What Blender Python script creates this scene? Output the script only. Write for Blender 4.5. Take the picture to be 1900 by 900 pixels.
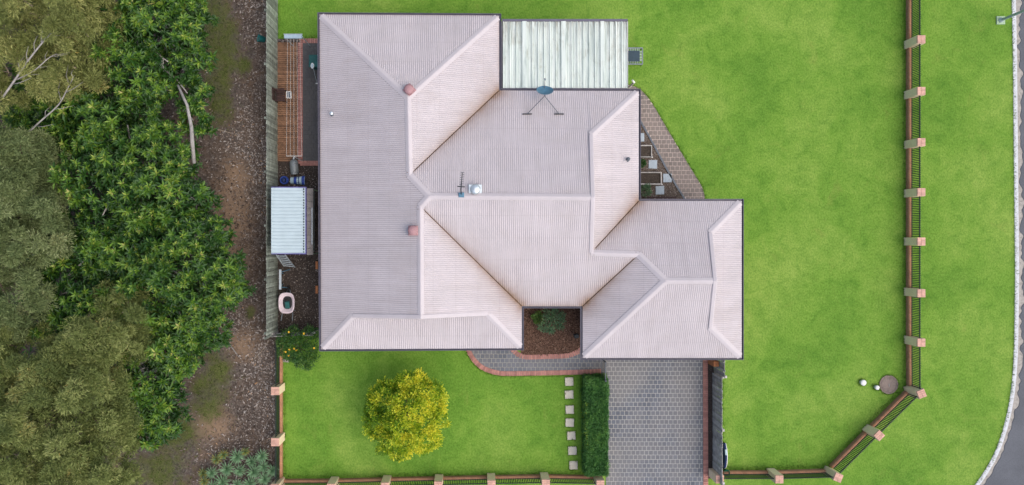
import bpy, bmesh, math, random
import numpy as np
from mathutils import Vector, noise as mnoise

for o in list(bpy.data.objects): bpy.data.objects.remove(o)
scene = bpy.context.scene
COL = scene.collection
R = math.radians
random.seed(7)
rng = np.random.default_rng(11)

# ------------------------------------------------------------------ camera, sky, sun
H, F, NX, NY = 32.0, 1266.0, 880.0, 440.0        # drone height, focal length and nadir in photo pixels
cam = bpy.data.cameras.new('camera')
cam.sensor_width = 36.0
cam.lens = 36.0 * F / 1900.0
cam.shift_x = (950 - NX) / 1900.0
cam.shift_y = -(450 - NY) / 1900.0
cam.clip_end = 2000
camo = bpy.data.objects.new('camera', cam); COL.objects.link(camo)
camo.location = (0, 0, H)
scene.camera = camo

SUN_EL, SUN_AZ = R(56), R(-22)                   # azimuth from +x, towards the lower right of the photograph
world = bpy.data.worlds.new('World'); scene.world = world
world.use_nodes = True
nt = world.node_tree
bg = nt.nodes['Background']
sky = nt.nodes.new('ShaderNodeTexSky'); sky.sky_type = 'NISHITA'; sky.sun_disc = False
sky.sun_elevation = SUN_EL
sky.sun_rotation = R(90) - SUN_AZ
sky.air_density = 1.0; sky.dust_density = 4.0; sky.ozone_density = 1.0
nt.links.new(sky.outputs[0], bg.inputs[0])
bg.inputs[1].default_value = 0.15
sl = bpy.data.lights.new('sun', 'SUN'); sl.energy = 1.5; sl.angle = R(95); sl.color = (1.0, 0.95, 0.88)
so = bpy.data.objects.new('sun', sl); COL.objects.link(so)
sd = Vector((math.cos(SUN_EL) * math.cos(SUN_AZ), math.cos(SUN_EL) * math.sin(SUN_AZ), math.sin(SUN_EL)))
so.rotation_euler = sd.to_track_quat('Z', 'Y').to_euler()
so.location = (30, -10, 40)
scene.view_settings.view_transform = 'Standard'
scene.view_settings.look = 'None'
scene.view_settings.gamma = 1.0
scene.view_settings.exposure = 0.38

def U(px, py, z=0.0):
    """a point of the place at height z that stands at photo position px, py"""
    s = (H - z) / F
    return Vector(((px - NX) * s, -(py - NY) * s, z))
def M1(px, z=0.0): return px * (H - z) / F        # a length in photo pixels as metres

# ------------------------------------------------------------------ materials
MATS = {}
def _n(nt, t, **kw):
    n = nt.nodes.new(t)
    for k, v in kw.items(): setattr(n, k, v)
    return n
def _mix(nt, fac, a, b, blend='MIX'):
    m = nt.nodes.new('ShaderNodeMix'); m.data_type = 'RGBA'; m.blend_type = blend
    for i, v in ((0, fac), (6, a), (7, b)):
        if hasattr(v, 'links') or isinstance(v, bpy.types.NodeSocket): nt.links.new(v, m.inputs[i])
        elif i == 0: m.inputs[0].default_value = v
        else: m.inputs[i].default_value = (*v, 1) if len(v) == 3 else v
    return m.outputs[2]
def _ramp(nt, src, stops):
    r = nt.nodes.new('ShaderNodeValToRGB')
    el = r.color_ramp.elements
    while len(el) < len(stops): el.new(0.5)
    for e, (p, c) in zip(el, stops):
        e.position = p; e.color = (*c, 1) if len(c) == 3 else c
    nt.links.new(src, r.inputs[0]); return r.outputs[0]
def _noise(nt, vec, scale, detail=4, rough=0.55, dist=0.0):
    n = nt.nodes.new('ShaderNodeTexNoise'); n.inputs['Scale'].default_value = scale
    n.inputs['Detail'].default_value = detail; n.inputs['Roughness'].default_value = rough
    n.inputs['Distortion'].default_value = dist
    nt.links.new(vec, n.inputs['Vector']); return n.outputs[0]
def _pos(nt): return nt.nodes.new('ShaderNodeNewGeometry').outputs['Position']
def _map(nt, vec, scale=(1, 1, 1), rot=(0, 0, 0), loc=(0, 0, 0)):
    m = nt.nodes.new('ShaderNodeMapping'); m.inputs['Scale'].default_value = scale
    m.inputs['Rotation'].default_value = rot; m.inputs['Location'].default_value = loc
    nt.links.new(vec, m.inputs[0]); return m.outputs[0]
def _math(nt, op, a, b=0.0, clamp=False):
    m = nt.nodes.new('ShaderNodeMath'); m.operation = op; m.use_clamp = clamp
    for i, v in ((0, a), (1, b)):
        if isinstance(v, bpy.types.NodeSocket): nt.links.new(v, m.inputs[i])
        else: m.inputs[i].default_value = v
    return m.outputs[0]
def _attr(nt, name):
    a = nt.nodes.new('ShaderNodeAttribute'); a.attribute_name = name; return a.outputs['Fac']
def base(name, rough=0.8, metal=0.0, spec=0.3):
    m = bpy.data.materials.new(name); m.use_nodes = True
    b = m.node_tree.nodes['Principled BSDF']
    b.inputs['Roughness'].default_value = rough; b.inputs['Metallic'].default_value = metal
    b.inputs['Specular IOR Level'].default_value = spec
    MATS[name] = m
    return m, m.node_tree, b
def bump(nt, b, h, strength, dist=0.02):
    n = nt.nodes.new('ShaderNodeBump'); n.inputs['Strength'].default_value = strength; n.inputs['Distance'].default_value = dist
    nt.links.new(h, n.inputs['Height']); nt.links.new(n.outputs[0], b.inputs['Normal'])
def simple(name, c, var=0.18, scale=6.0, rough=0.7, metal=0.0, island=0.0, spec=0.3, bmp=0.0):
    """a plain colour with mottling, and a tone of its own for each piece"""
    m, nt, b = base(name, rough, metal, spec)
    p = _pos(nt)
    n = _noise(nt, p, scale, 5, 0.6)
    lo = tuple(x * (1 - var) for x in c); hi = tuple(min(1, x * (1 + var)) for x in c)
    col = _ramp(nt, n, [(0.3, lo), (0.7, hi)])
    if island:
        oi = nt.nodes.new('ShaderNodeObjectInfo').outputs['Random']
        gi = nt.nodes.new('ShaderNodeNewGeometry').outputs['Random Per Island']
        f = _math(nt, 'FRACT', _math(nt, 'ADD', oi, gi))
        tone = _ramp(nt, f, [(0, (1 - island,) * 3), (1, (1 + island,) * 3)])
        col = _mix(nt, 1.0, col, tone, 'MULTIPLY')
    nt.links.new(col, b.inputs['Base Color'])
    if bmp: bump(nt, b, _noise(nt, p, scale * 6, 4), bmp)
    return m

def mat_lawn():
    m, nt, b = base('lawn', 0.85, spec=0.15)
    p = _pos(nt)
    big = _noise(nt, p, 0.22, 4, 0.55, 0.4)
    mid = _noise(nt, p, 1.6, 5, 0.65, 0.6)
    fine = _noise(nt, _map(nt, p, (1, 0.8, 1)), 13, 6, 0.75)
    blade = _noise(nt, _map(nt, p, (60, 26, 1), (0, 0, 0.6)), 1, 3, 0.7, 1.5)
    c1 = _ramp(nt, big, [(0.30, (0.092, 0.208, 0.021)), (0.5, (0.130, 0.258, 0.029)), (0.70, (0.190, 0.308, 0.048))])
    c2 = _ramp(nt, mid, [(0.28, (0.70, 0.80, 0.7)), (0.5, (1, 1, 1)), (0.74, (1.28, 1.13, 1.35))])
    c = _mix(nt, 1.0, c1, c2, 'MULTIPLY')
    c3 = _ramp(nt, fine, [(0.28, (0.46, 0.56, 0.42)), (0.5, (1, 1, 1)), (0.72, (1.5, 1.36, 1.75))])
    c = _mix(nt, 0.9, c, c3, 'MULTIPLY')
    c4 = _ramp(nt, blade, [(0.3, (0.7, 0.72, 0.7)), (0.7, (1.25, 1.2, 1.3))])
    c = _mix(nt, 0.8, c, c4, 'MULTIPLY')
    # worn thatch
    th = _ramp(nt, _noise(nt, p, 0.75, 7, 0.75, 0.8), [(0.58, (0, 0, 0)), (0.78, (1, 1, 1))])
    thf = _math(nt, 'MULTIPLY', th, _math(nt, 'MULTIPLY', fine, 0.75))
    c = _mix(nt, thf, c, (0.20, 0.19, 0.05))
    nt.links.new(c, b.inputs['Base Color'])
    bump(nt, b, fine, 0.5, 0.03)
    return m
mat_lawn()

def mat_roof(name, c, stain=True):
    m, nt, b = base(name, 0.55, spec=0.35)
    p = _pos(nt)
    n = _noise(nt, p, 1.3, 5, 0.6); n2 = _noise(nt, p, 9, 4, 0.7)
    col = _ramp(nt, n, [(0.3, tuple(x * 0.95 for x in c)), (0.7, tuple(x * 1.05 for x in c))])
    col = _mix(nt, 0.6, col, _ramp(nt, n2, [(0.3, (0.95, 0.94, 0.93)), (0.7, (1.04, 1.04, 1.04))]), 'MULTIPLY')
    if stain:
        s = _attr(nt, 'stain')
        f = _math(nt, 'MULTIPLY', s, _math(nt, 'ADD', _math(nt, 'MULTIPLY', _noise(nt, p, 2.2, 5, 0.7), 1.1), 0.3), True)
        col = _mix(nt, f, col, (0.22, 0.125, 0.062))
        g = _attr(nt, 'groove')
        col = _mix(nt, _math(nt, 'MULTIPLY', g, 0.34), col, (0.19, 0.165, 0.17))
        # wash-down streaks, sheet laps and fixing rows in the sheet's own directions
        cmb = nt.nodes.new('ShaderNodeCombineXYZ'); su = _attr(nt, 'across'); sv = _attr(nt, 'down')
        nt.links.new(su, cmb.inputs[0]); nt.links.new(sv, cmb.inputs[1])
        strk = _noise(nt, _map(nt, cmb.outputs[0], (5.0, 0.35, 1)), 1.0, 5, 0.65, 0.4)
        col = _mix(nt, 0.75, col, _ramp(nt, strk, [(0.3, (0.90, 0.885, 0.88)), (0.55, (1, 1, 1)), (0.75, (1.04, 1.04, 1.04))]), 'MULTIPLY')
        row = _math(nt, 'FRACT', _math(nt, 'MULTIPLY', sv, 1.0 / 0.92)); rowm = _math(nt, 'LESS_THAN', row, 0.035)
        col = _mix(nt, _math(nt, 'MULTIPLY', rowm, 0.14), col, (0.25, 0.21, 0.21))
        wn = nt.nodes.new('ShaderNodeTexWhiteNoise'); wn.noise_dimensions = '1D'
        nt.links.new(_math(nt, 'FLOOR', _math(nt, 'MULTIPLY', su, 1.0 / 0.835)), wn.inputs['W'])
        col = _mix(nt, 0.8, col, _ramp(nt, wn.outputs[0], [(0, (0.955, 0.955, 0.955)), (1, (1.03, 1.03, 1.03))]), 'MULTIPLY')
        lich = _ramp(nt, _noise(nt, p, 0.6, 7, 0.75, 0.6), [(0.5, (0, 0, 0)), (0.75, (1, 1, 1))])
        col = _mix(nt, _math(nt, 'MULTIPLY', lich, 0.28), col, (0.36, 0.30, 0.27))
        # scattered scuffs and twigs' marks
        w = _noise(nt, _map(nt, p, (0.8, 4.5, 1)), 2.0, 2, 0.5, 3.0)
        sc = _ramp(nt, w, [(0.735, (0, 0, 0)), (0.76, (1, 1, 1))])
        col = _mix(nt, _math(nt, 'MULTIPLY', sc, 0.35), col, (0.16, 0.13, 0.13))
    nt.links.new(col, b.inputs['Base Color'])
    return m
ROOF = (0.495, 0.455, 0.472)
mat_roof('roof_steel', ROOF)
mat_roof('ridge_steel', tuple(x * 0.99 for x in ROOF), False)

def mat_patio():
    m, nt, b = base('patio_sheet', 0.45, spec=0.4)
    p = _pos(nt)
    st = _noise(nt, _map(nt, p, (7, 0.5, 1)), 1.0, 5, 0.6, 0.3)
    st2 = _noise(nt, _map(nt, p, (16, 1.2, 1)), 1.0, 5, 0.7, 0.6)
    n = _noise(nt, p, 1.2, 5, 0.7, 0.5)
    col = _ramp(nt, st, [(0.28, (0.33, 0.39, 0.36)), (0.45, (0.52, 0.585, 0.54)), (0.68, (0.645, 0.69, 0.64))])
    blot = _ramp(nt, _math(nt, 'MULTIPLY', st2, n), [(0.27, (1, 1, 1)), (0.42, (0.62, 0.58, 0.52))])
    col = _mix(nt, 0.8, col, blot, 'MULTIPLY')
    s = _attr(nt, 'stain')
    f = _math(nt, 'MULTIPLY', s, _ramp(nt, st2, [(0.42, (0, 0, 0)), (0.62, (1, 1, 1))]))
    col = _mix(nt, f, col, (0.17, 0.14, 0.10))
    spot = _ramp(nt, _noise(nt, _map(nt, p, (9, 2.2, 1)), 0.9, 2, 0.5, 1.0), [(0.77, (0, 0, 0)), (0.80, (1, 1, 1))])
    col = _mix(nt, _math(nt, 'MULTIPLY', spot, 0.75), col, (0.10, 0.11, 0.11))
    nt.links.new(col, b.inputs['Base Color'])
    return m
mat_patio()

def mat_brick(name, c, mortar, sx, sy, bw=0.23, bh=0.086):
    m, nt, b = base(name, 0.85, spec=0.2)
    p = _pos(nt)
    # brick coordinates: along x+y, up z
    sep = nt.nodes.new('ShaderNodeSeparateXYZ'); nt.links.new(p, sep.inputs[0])
    cmb = nt.nodes.new('ShaderNodeCombineXYZ')
    nt.links.new(_math(nt, 'ADD', sep.outputs[0], sep.outputs[1]), cmb.inputs[0]); nt.links.new(sep.outputs[2], cmb.inputs[1])
    br = nt.nodes.new('ShaderNodeTexBrick'); nt.links.new(cmb.outputs[0], br.inputs[0])
    br.inputs['Scale'].default_value = 1; br.inputs['Brick Width'].default_value = bw; br.inputs['Row Height'].default_value = bh
    br.inputs['Mortar Size'].default_value = 0.006
    br.inputs[1].default_value = (*c, 1); br.inputs[2].default_value = (*(x * 0.8 for x in c), 1); br.inputs[3].default_value = (*mortar, 1)
    n = _noise(nt, p, 7, 5, 0.65)
    col = _mix(nt, 0.7, br.outputs[0], _ramp(nt, n, [(0.3, (0.75, 0.75, 0.75)), (0.7, (1.15, 1.15, 1.15))]), 'MULTIPLY')
    nt.links.new(col, b.inputs['Base Color'])
mat_brick('house_brick', (0.36, 0.20, 0.14), (0.4, 0.37, 0.33), 1, 1)
mat_brick('plinth_brick', (0.50, 0.245, 0.135), (0.44, 0.32, 0.23), 1, 1)

def mat_leaf(name, stops, rough=0.5, trans=0.25, spec=0.35):
    m, nt, b = base(name, rough, spec=spec)
    t = _attr(nt, 'tint')
    gi = nt.nodes.new('ShaderNodeNewGeometry').outputs['Random Per Island']
    f = _math(nt, 'ADD', _math(nt, 'MULTIPLY', t, 0.72), _math(nt, 'MULTIPLY', gi, 0.28))
    col = _ramp(nt, f, stops)
    nt.links.new(col, b.inputs['Base Color'])
    tr = nt.nodes.new('ShaderNodeBsdfTranslucent'); nt.links.new(col, tr.inputs[0])
    mx = nt.nodes.new('ShaderNodeMixShader'); mx.inputs[0].default_value = trans
    nt.links.new(b.outputs[0], mx.inputs[1]); nt.links.new(tr.outputs[0], mx.inputs[2])
    nt.links.new(mx.outputs[0], nt.nodes['Material Output'].inputs[0])
    return m
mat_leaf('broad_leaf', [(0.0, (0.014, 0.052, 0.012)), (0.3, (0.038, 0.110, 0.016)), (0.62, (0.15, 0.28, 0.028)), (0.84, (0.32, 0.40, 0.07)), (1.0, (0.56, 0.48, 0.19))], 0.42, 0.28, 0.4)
mat_leaf('feather_leaf', [(0.0, (0.11, 0.14, 0.04)), (0.4, (0.23, 0.265, 0.075)), (0.7, (0.40, 0.42, 0.15)), (0.93, (0.52, 0.48, 0.18)), (1.0, (0.42, 0.28, 0.06))], 0.6, 0.3)
mat_leaf('feather_leaf_grey', [(0.0, (0.09, 0.135, 0.05)), (0.5, (0.205, 0.265, 0.10)), (0.85, (0.38, 0.43, 0.21)), (1.0, (0.32, 0.30, 0.11))], 0.6, 0.3)
mat_leaf('feather_leaf_brown', [(0.0, (0.085, 0.125, 0.036)), (0.5, (0.215, 0.265, 0.075)), (0.85, (0.40, 0.43, 0.16)), (1.0, (0.34, 0.24, 0.06))], 0.6, 0.3)
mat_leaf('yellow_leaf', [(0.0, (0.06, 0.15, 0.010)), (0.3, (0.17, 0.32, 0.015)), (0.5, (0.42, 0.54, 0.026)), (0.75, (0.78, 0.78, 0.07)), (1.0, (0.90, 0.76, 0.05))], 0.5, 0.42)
mat_leaf('hedge_leaf', [(0.0, (0.030, 0.105, 0.026)), (0.5, (0.068, 0.195, 0.042)), (0.9, (0.16, 0.33, 0.06)), (1.0, (0.42, 0.46, 0.03))], 0.5, 0.25)
mat_leaf('shrub_leaf', [(0.0, (0.015, 0.05, 0.012)), (0.5, (0.035, 0.11, 0.022)), (0.85, (0.11, 0.20, 0.035)), (0.96, (0.22, 0.28, 0.06)), (1.0, (0.55, 0.42, 0.03))], 0.5, 0.2)
mat_leaf('teal_leaf', [(0.0, (0.04, 0.10, 0.05)), (0.6, (0.11, 0.22, 0.11)), (1.0, (0.34, 0.50, 0.20))], 0.5, 0.2)
mat_leaf('agave_leaf', [(0.0, (0.12, 0.14, 0.02)), (0.25, (0.26, 0.26, 0.06)), (0.4, (0.12, 0.22, 0.10)), (0.8, (0.20, 0.35, 0.19)), (1.0, (0.30, 0.45, 0.27))], 0.5, 0.15)
mat_leaf('lawn_blade', [(0.0, (0.055, 0.125, 0.014)), (0.6, (0.125, 0.245, 0.026)), (1.0, (0.24, 0.33, 0.06))], 0.7, 0.2, 0.15)
mat_leaf('flower', [(0.0, (0.75, 0.40, 0.02)), (1.0, (0.85, 0.55, 0.04))], 0.6, 0.2)
mat_leaf('litter', [(0.0, (0.040, 0.028, 0.022)), (0.35, (0.105, 0.080, 0.066)), (0.6, (0.22, 0.185, 0.16)), (0.82, (0.40, 0.37, 0.345)), (0.96, (0.36, 0.20, 0.09)), (1.0, (0.52, 0.48, 0.45))], 0.85, 0.0, 0.15)
mat_leaf('mulch_chip', [(0.0, (0.065, 0.033, 0.022)), (0.5, (0.16, 0.092, 0.066)), (0.85, (0.27, 0.175, 0.125)), (1.0, (0.44, 0.34, 0.26))], 0.85, 0.0, 0.15)
mat_leaf('grass_blade', [(0.0, (0.05, 0.075, 0.016)), (0.6, (0.10, 0.14, 0.03)), (1.0, (0.26, 0.23, 0.11))], 0.7, 0.2, 0.15)

def mat_reserve():
    m, nt, b = base('reserve_ground', 0.95, spec=0.1)
    p = _pos(nt)
    g = _attr(nt, 'grass'); d = _attr(nt, 'dirt')
    n = _noise(nt, p, 9, 6, 0.75); n2 = _noise(nt, p, 1.4, 5, 0.6, 0.5); n3 = _noise(nt, p, 28, 4, 0.7)
    lit = _ramp(nt, n, [(0.3, (0.042, 0.034, 0.030)), (0.5, (0.095, 0.078, 0.068)), (0.68, (0.19, 0.165, 0.148))])
    lit = _mix(nt, _ramp(nt, n2, [(0.42, (0, 0, 0)), (0.62, (0.7, 0.7, 0.7))]), lit, (0.125, 0.085, 0.058))
    dirt = _ramp(nt, n, [(0.3, (0.15, 0.10, 0.065)), (0.7, (0.29, 0.205, 0.14))])
    col = _mix(nt, _math(nt, 'MULTIPLY', d, _math(nt, 'ADD', n2, 0.45), True), lit, dirt)
    gr = _ramp(nt, n3, [(0.3, (0.040, 0.050, 0.016)), (0.52, (0.075, 0.098, 0.024)), (0.72, (0.19, 0.17, 0.09))])
    gf = _ramp(nt, _math(nt, 'ADD', g, _math(nt, 'MULTIPLY', _math(nt, 'SUBTRACT', _math(nt, 'ADD', _math(nt, 'MULTIPLY', n, 0.5), _math(nt, 'MULTIPLY', n2, 0.5)), 0.55), 2.6)), [(0.40, (0, 0, 0)), (1.0, (1, 1, 1))])
    col = _mix(nt, gf, col, gr)
    nt.links.new(col, b.inputs['Base Color'])
    bump(nt, b, n, 0.7, 0.03)
mat_reserve()

def mat_soil(name, c, c2, scale=14):
    m, nt, b = base(name, 0.95, spec=0.1)
    p = _pos(nt); n = _noise(nt, p, scale, 6, 0.8, 0.4); n2 = _noise(nt, p, 2, 4)
    col = _ramp(nt, n, [(0.3, tuple(x * 0.45 for x in c)), (0.55, c), (0.72, c2)])
    col = _mix(nt, 0.6, col, _ramp(nt, n2, [(0.3, (0.75, 0.72, 0.7)), (0.7, (1.15, 1.15, 1.15))]), 'MULTIPLY')
    nt.links.new(col, b.inputs['Base Color']); bump(nt, b, n, 0.8, 0.03)
mat_soil('side_soil', (0.058, 0.046, 0.040), (0.17, 0.14, 0.12))
mat_soil('bed_soil', (0.075, 0.045, 0.034), (0.16, 0.105, 0.08))
mat_soil('gravel_soil', (0.125, 0.098, 0.080), (0.30, 0.25, 0.21), 22)
mat_soil('far_ground', (0.10, 0.15, 0.03), (0.15, 0.18, 0.05), 3)
mat_soil('planter_soil', (0.070, 0.058, 0.048), (0.13, 0.115, 0.10), 18)

def mat_asphalt():
    m, nt, b = base('asphalt', 0.8, spec=0.3)
    p = _pos(nt); n = _noise(nt, p, 40, 4, 0.8); n2 = _noise(nt, p, 0.7, 5, 0.6)
    col = _ramp(nt, n, [(0.3, (0.065, 0.070, 0.082)), (0.7, (0.125, 0.133, 0.150))])
    col = _mix(nt, 0.8, col, _ramp(nt, n2, [(0.3, (0.8, 0.8, 0.8)), (0.7, (1.25, 1.25, 1.25))]), 'MULTIPLY')
    nt.links.new(col, b.inputs['Base Color']); bump(nt, b, n, 0.4, 0.01)
mat_asphalt()
def mat_concrete(name, c, dirt=(0.14, 0.12, 0.10), amt=0.6, s=3.0):
    m, nt, b = base(name, 0.9, spec=0.2)
    p = _pos(nt); n = _noise(nt, p, s, 7, 0.7, 0.5); n2 = _noise(nt, p, 25, 4, 0.7)
    f = _math(nt, 'MULTIPLY', _ramp(nt, n, [(0.45, (0, 0, 0)), (0.72, (1, 1, 1))]), amt)
    col = _mix(nt, f, c, dirt)
    col = _mix(nt, 0.7, col, _ramp(nt, n2, [(0.3, (0.82, 0.82, 0.82)), (0.7, (1.12, 1.12, 1.12))]), 'MULTIPLY')
    nt.links.new(col, b.inputs['Base Color']); bump(nt, b, n2, 0.2, 0.01)
mat_concrete('kerb_concrete', (0.58, 0.60, 0.62), (0.28, 0.28, 0.29), 0.55, 6)
mat_concrete('gutter_concrete', (0.37, 0.345, 0.31), (0.17, 0.16, 0.15), 0.9, 7)
mat_concrete('joint_sand', (0.47, 0.46, 0.43), (0.33, 0.31, 0.28), 0.5, 2)
mat_concrete('joint_path_shaded', (0.34, 0.33, 0.295), (0.24, 0.22, 0.2), 0.5, 2)  # darker copy of the joint sand, with the front path's shade painted in
mat_concrete('joint_pink', (0.52, 0.43, 0.39), (0.36, 0.29, 0.25), 0.5, 2)
mat_concrete('manhole_concrete', (0.25, 0.20, 0.17), (0.13, 0.105, 0.09), 0.8, 5)
mat_concrete('step_stone', (0.56, 0.53, 0.44), (0.38, 0.35, 0.27), 0.35, 5)
mat_concrete('blue_stone', (0.36, 0.42, 0.47), (0.24, 0.27, 0.29), 0.5, 5)
mat_concrete('pad_green', (0.36, 0.48, 0.32), (0.16, 0.24, 0.13), 0.5, 8)
def mat_paver(name, c, warm, isl):
    m, nt, b = base(name, 0.8, spec=0.3)
    p = _pos(nt); n = _noise(nt, p, 30, 4, 0.7); n2 = _noise(nt, p, 0.55, 5, 0.6, 0.3)
    oi = nt.nodes.new('ShaderNodeObjectInfo').outputs['Random']; gi = nt.nodes.new('ShaderNodeNewGeometry').outputs['Random Per Island']
    f = _math(nt, 'FRACT', _math(nt, 'ADD', oi, gi))
    col = _mix(nt, f, tuple(x * (1 - isl) for x in c), tuple(x * (1 + isl) for x in c))
    col = _mix(nt, _ramp(nt, n2, [(0.36, (0, 0, 0)), (0.62, (0.85, 0.85, 0.85))]), col, warm)
    col = _mix(nt, 0.8, col, _ramp(nt, n, [(0.3, (0.82, 0.82, 0.82)), (0.7, (1.15, 1.15, 1.15))]), 'MULTIPLY')
    nt.links.new(col, b.inputs['Base Color'])
mat_paver('paver_grey', (0.112, 0.124, 0.148), (0.175, 0.172, 0.175), 0.16)
mat_paver('paver_dark', (0.075, 0.075, 0.078), (0.095, 0.09, 0.088), 0.15)
mat_paver('paver_warm', (0.165, 0.145, 0.13), (0.22, 0.185, 0.165), 0.18)
simple('border_brick', (0.36, 0.175, 0.145), 0.15, 9, 0.85, island=0.2)
simple('pier_top_brick', (0.56, 0.33, 0.255), 0.15, 9, 0.85, island=0.12)
mat_concrete('pier_render', (0.90, 0.72, 0.50), (0.72, 0.52, 0.26), 0.4, 2.5)
simple('gutter_metal', (0.105, 0.10, 0.135), 0.15, 3, 0.45, island=0.0, spec=0.4)
simple('valley_metal', (0.125, 0.072, 0.045), 0.4, 4, 0.8)
simple('soffit', (0.6, 0.58, 0.55), 0.05, 2)
simple('gable_board', (0.35, 0.31, 0.32), 0.08, 3)
simple('weathered_timber', (0.38, 0.365, 0.345), 0.3, 5, 0.9, island=0.3, bmp=0.2)
simple('green_timber', (0.23, 0.26, 0.22), 0.35, 4, 0.9, island=0.35, bmp=0.2)
simple('deck_timber', (0.20, 0.108, 0.062), 0.3, 5, 0.7, island=0.25)
simple('dark_wood', (0.055, 0.030, 0.028), 0.25, 8, 0.7, island=0.2)
simple('black_metal', (0.022, 0.028, 0.032), 0.2, 8, 0.5)
simple('fence_green', (0.020, 0.040, 0.032), 0.2, 8, 0.5)
simple('grey_metal', (0.20, 0.23, 0.26), 0.15, 8, 0.45, 0.3)
simple('dark_grey_metal', (0.10, 0.115, 0.135), 0.2, 8, 0.5, 0.2)
simple('steel_blue', (0.085, 0.19, 0.27), 0.12, 7, 0.45)
simple('silver', (0.56, 0.62, 0.65), 0.12, 9, 0.3, 0.55)
simple('alu', (0.42, 0.47, 0.50), 0.1, 9, 0.4, 0.4)
simple('pink_metal', (0.36, 0.205, 0.215), 0.12, 6, 0.6)
simple('white_plastic', (0.72, 0.72, 0.70), 0.06, 6, 0.5)
simple('white_line', (0.42, 0.40, 0.37), 0.05, 6, 0.6)
simple('line_box', (0.30, 0.40, 0.47), 0.1, 8, 0.5)
simple('shed_white', (0.42, 0.51, 0.545), 0.06, 2.0, 0.5)
simple('shed_trim', (0.10, 0.085, 0.26), 0.2, 4, 0.5)
simple('smoke_sheet', (0.13, 0.12, 0.12), 0.2, 4, 0.4)
simple('teal', (0.025, 0.19, 0.19), 0.15, 6, 0.5)
simple('pale_blue', (0.45, 0.58, 0.62), 0.1, 6, 0.5)
simple('bottle_grey', (0.20, 0.225, 0.235), 0.18, 7, 0.5, 0.2)
simple('royal_blue', (0.035, 0.075, 0.33), 0.2, 8, 0.5)
simple('navy', (0.018, 0.035, 0.12), 0.2, 8, 0.5)
simple('barrow_pink', (0.60, 0.50, 0.53), 0.1, 5, 0.5)
simple('rubber', (0.02, 0.02, 0.022), 0.2, 10, 0.8)
simple('green_plastic', (0.015, 0.16, 0.09), 0.15, 7, 0.5)
simple('dark_green_box', (0.02, 0.10, 0.095), 0.2, 7, 0.6)
simple('trampoline_mat', (0.030, 0.055, 0.075), 0.15, 7, 0.6)
simple('bark_pale', (0.28, 0.265, 0.25), 0.3, 5, 0.9, bmp=0.4)
simple('bark_tan', (0.27, 0.22, 0.165), 0.3, 5, 0.9, bmp=0.4)
simple('bark_brown', (0.12, 0.09, 0.065), 0.3, 5, 0.9, bmp=0.4)
simple('rock', (0.12, 0.10, 0.095), 0.4, 12, 0.9, bmp=0.4)
simple('orange_brick', (0.40, 0.16, 0.07), 0.2, 9, 0.9)
simple('pole_grey', (0.32, 0.40, 0.39), 0.12, 6, 0.5)
simple('lamp_glass', (0.55, 0.55, 0.5), 0.05, 6, 0.3)
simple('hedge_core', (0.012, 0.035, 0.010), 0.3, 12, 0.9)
simple('glass_dark', (0.03, 0.035, 0.04), 0.1, 2, 0.1, 0.0, spec=0.6)
simple('frame_white', (0.6, 0.58, 0.55), 0.05, 4)
simple('garage_panel', (0.45, 0.42, 0.40), 0.05, 4)

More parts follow.
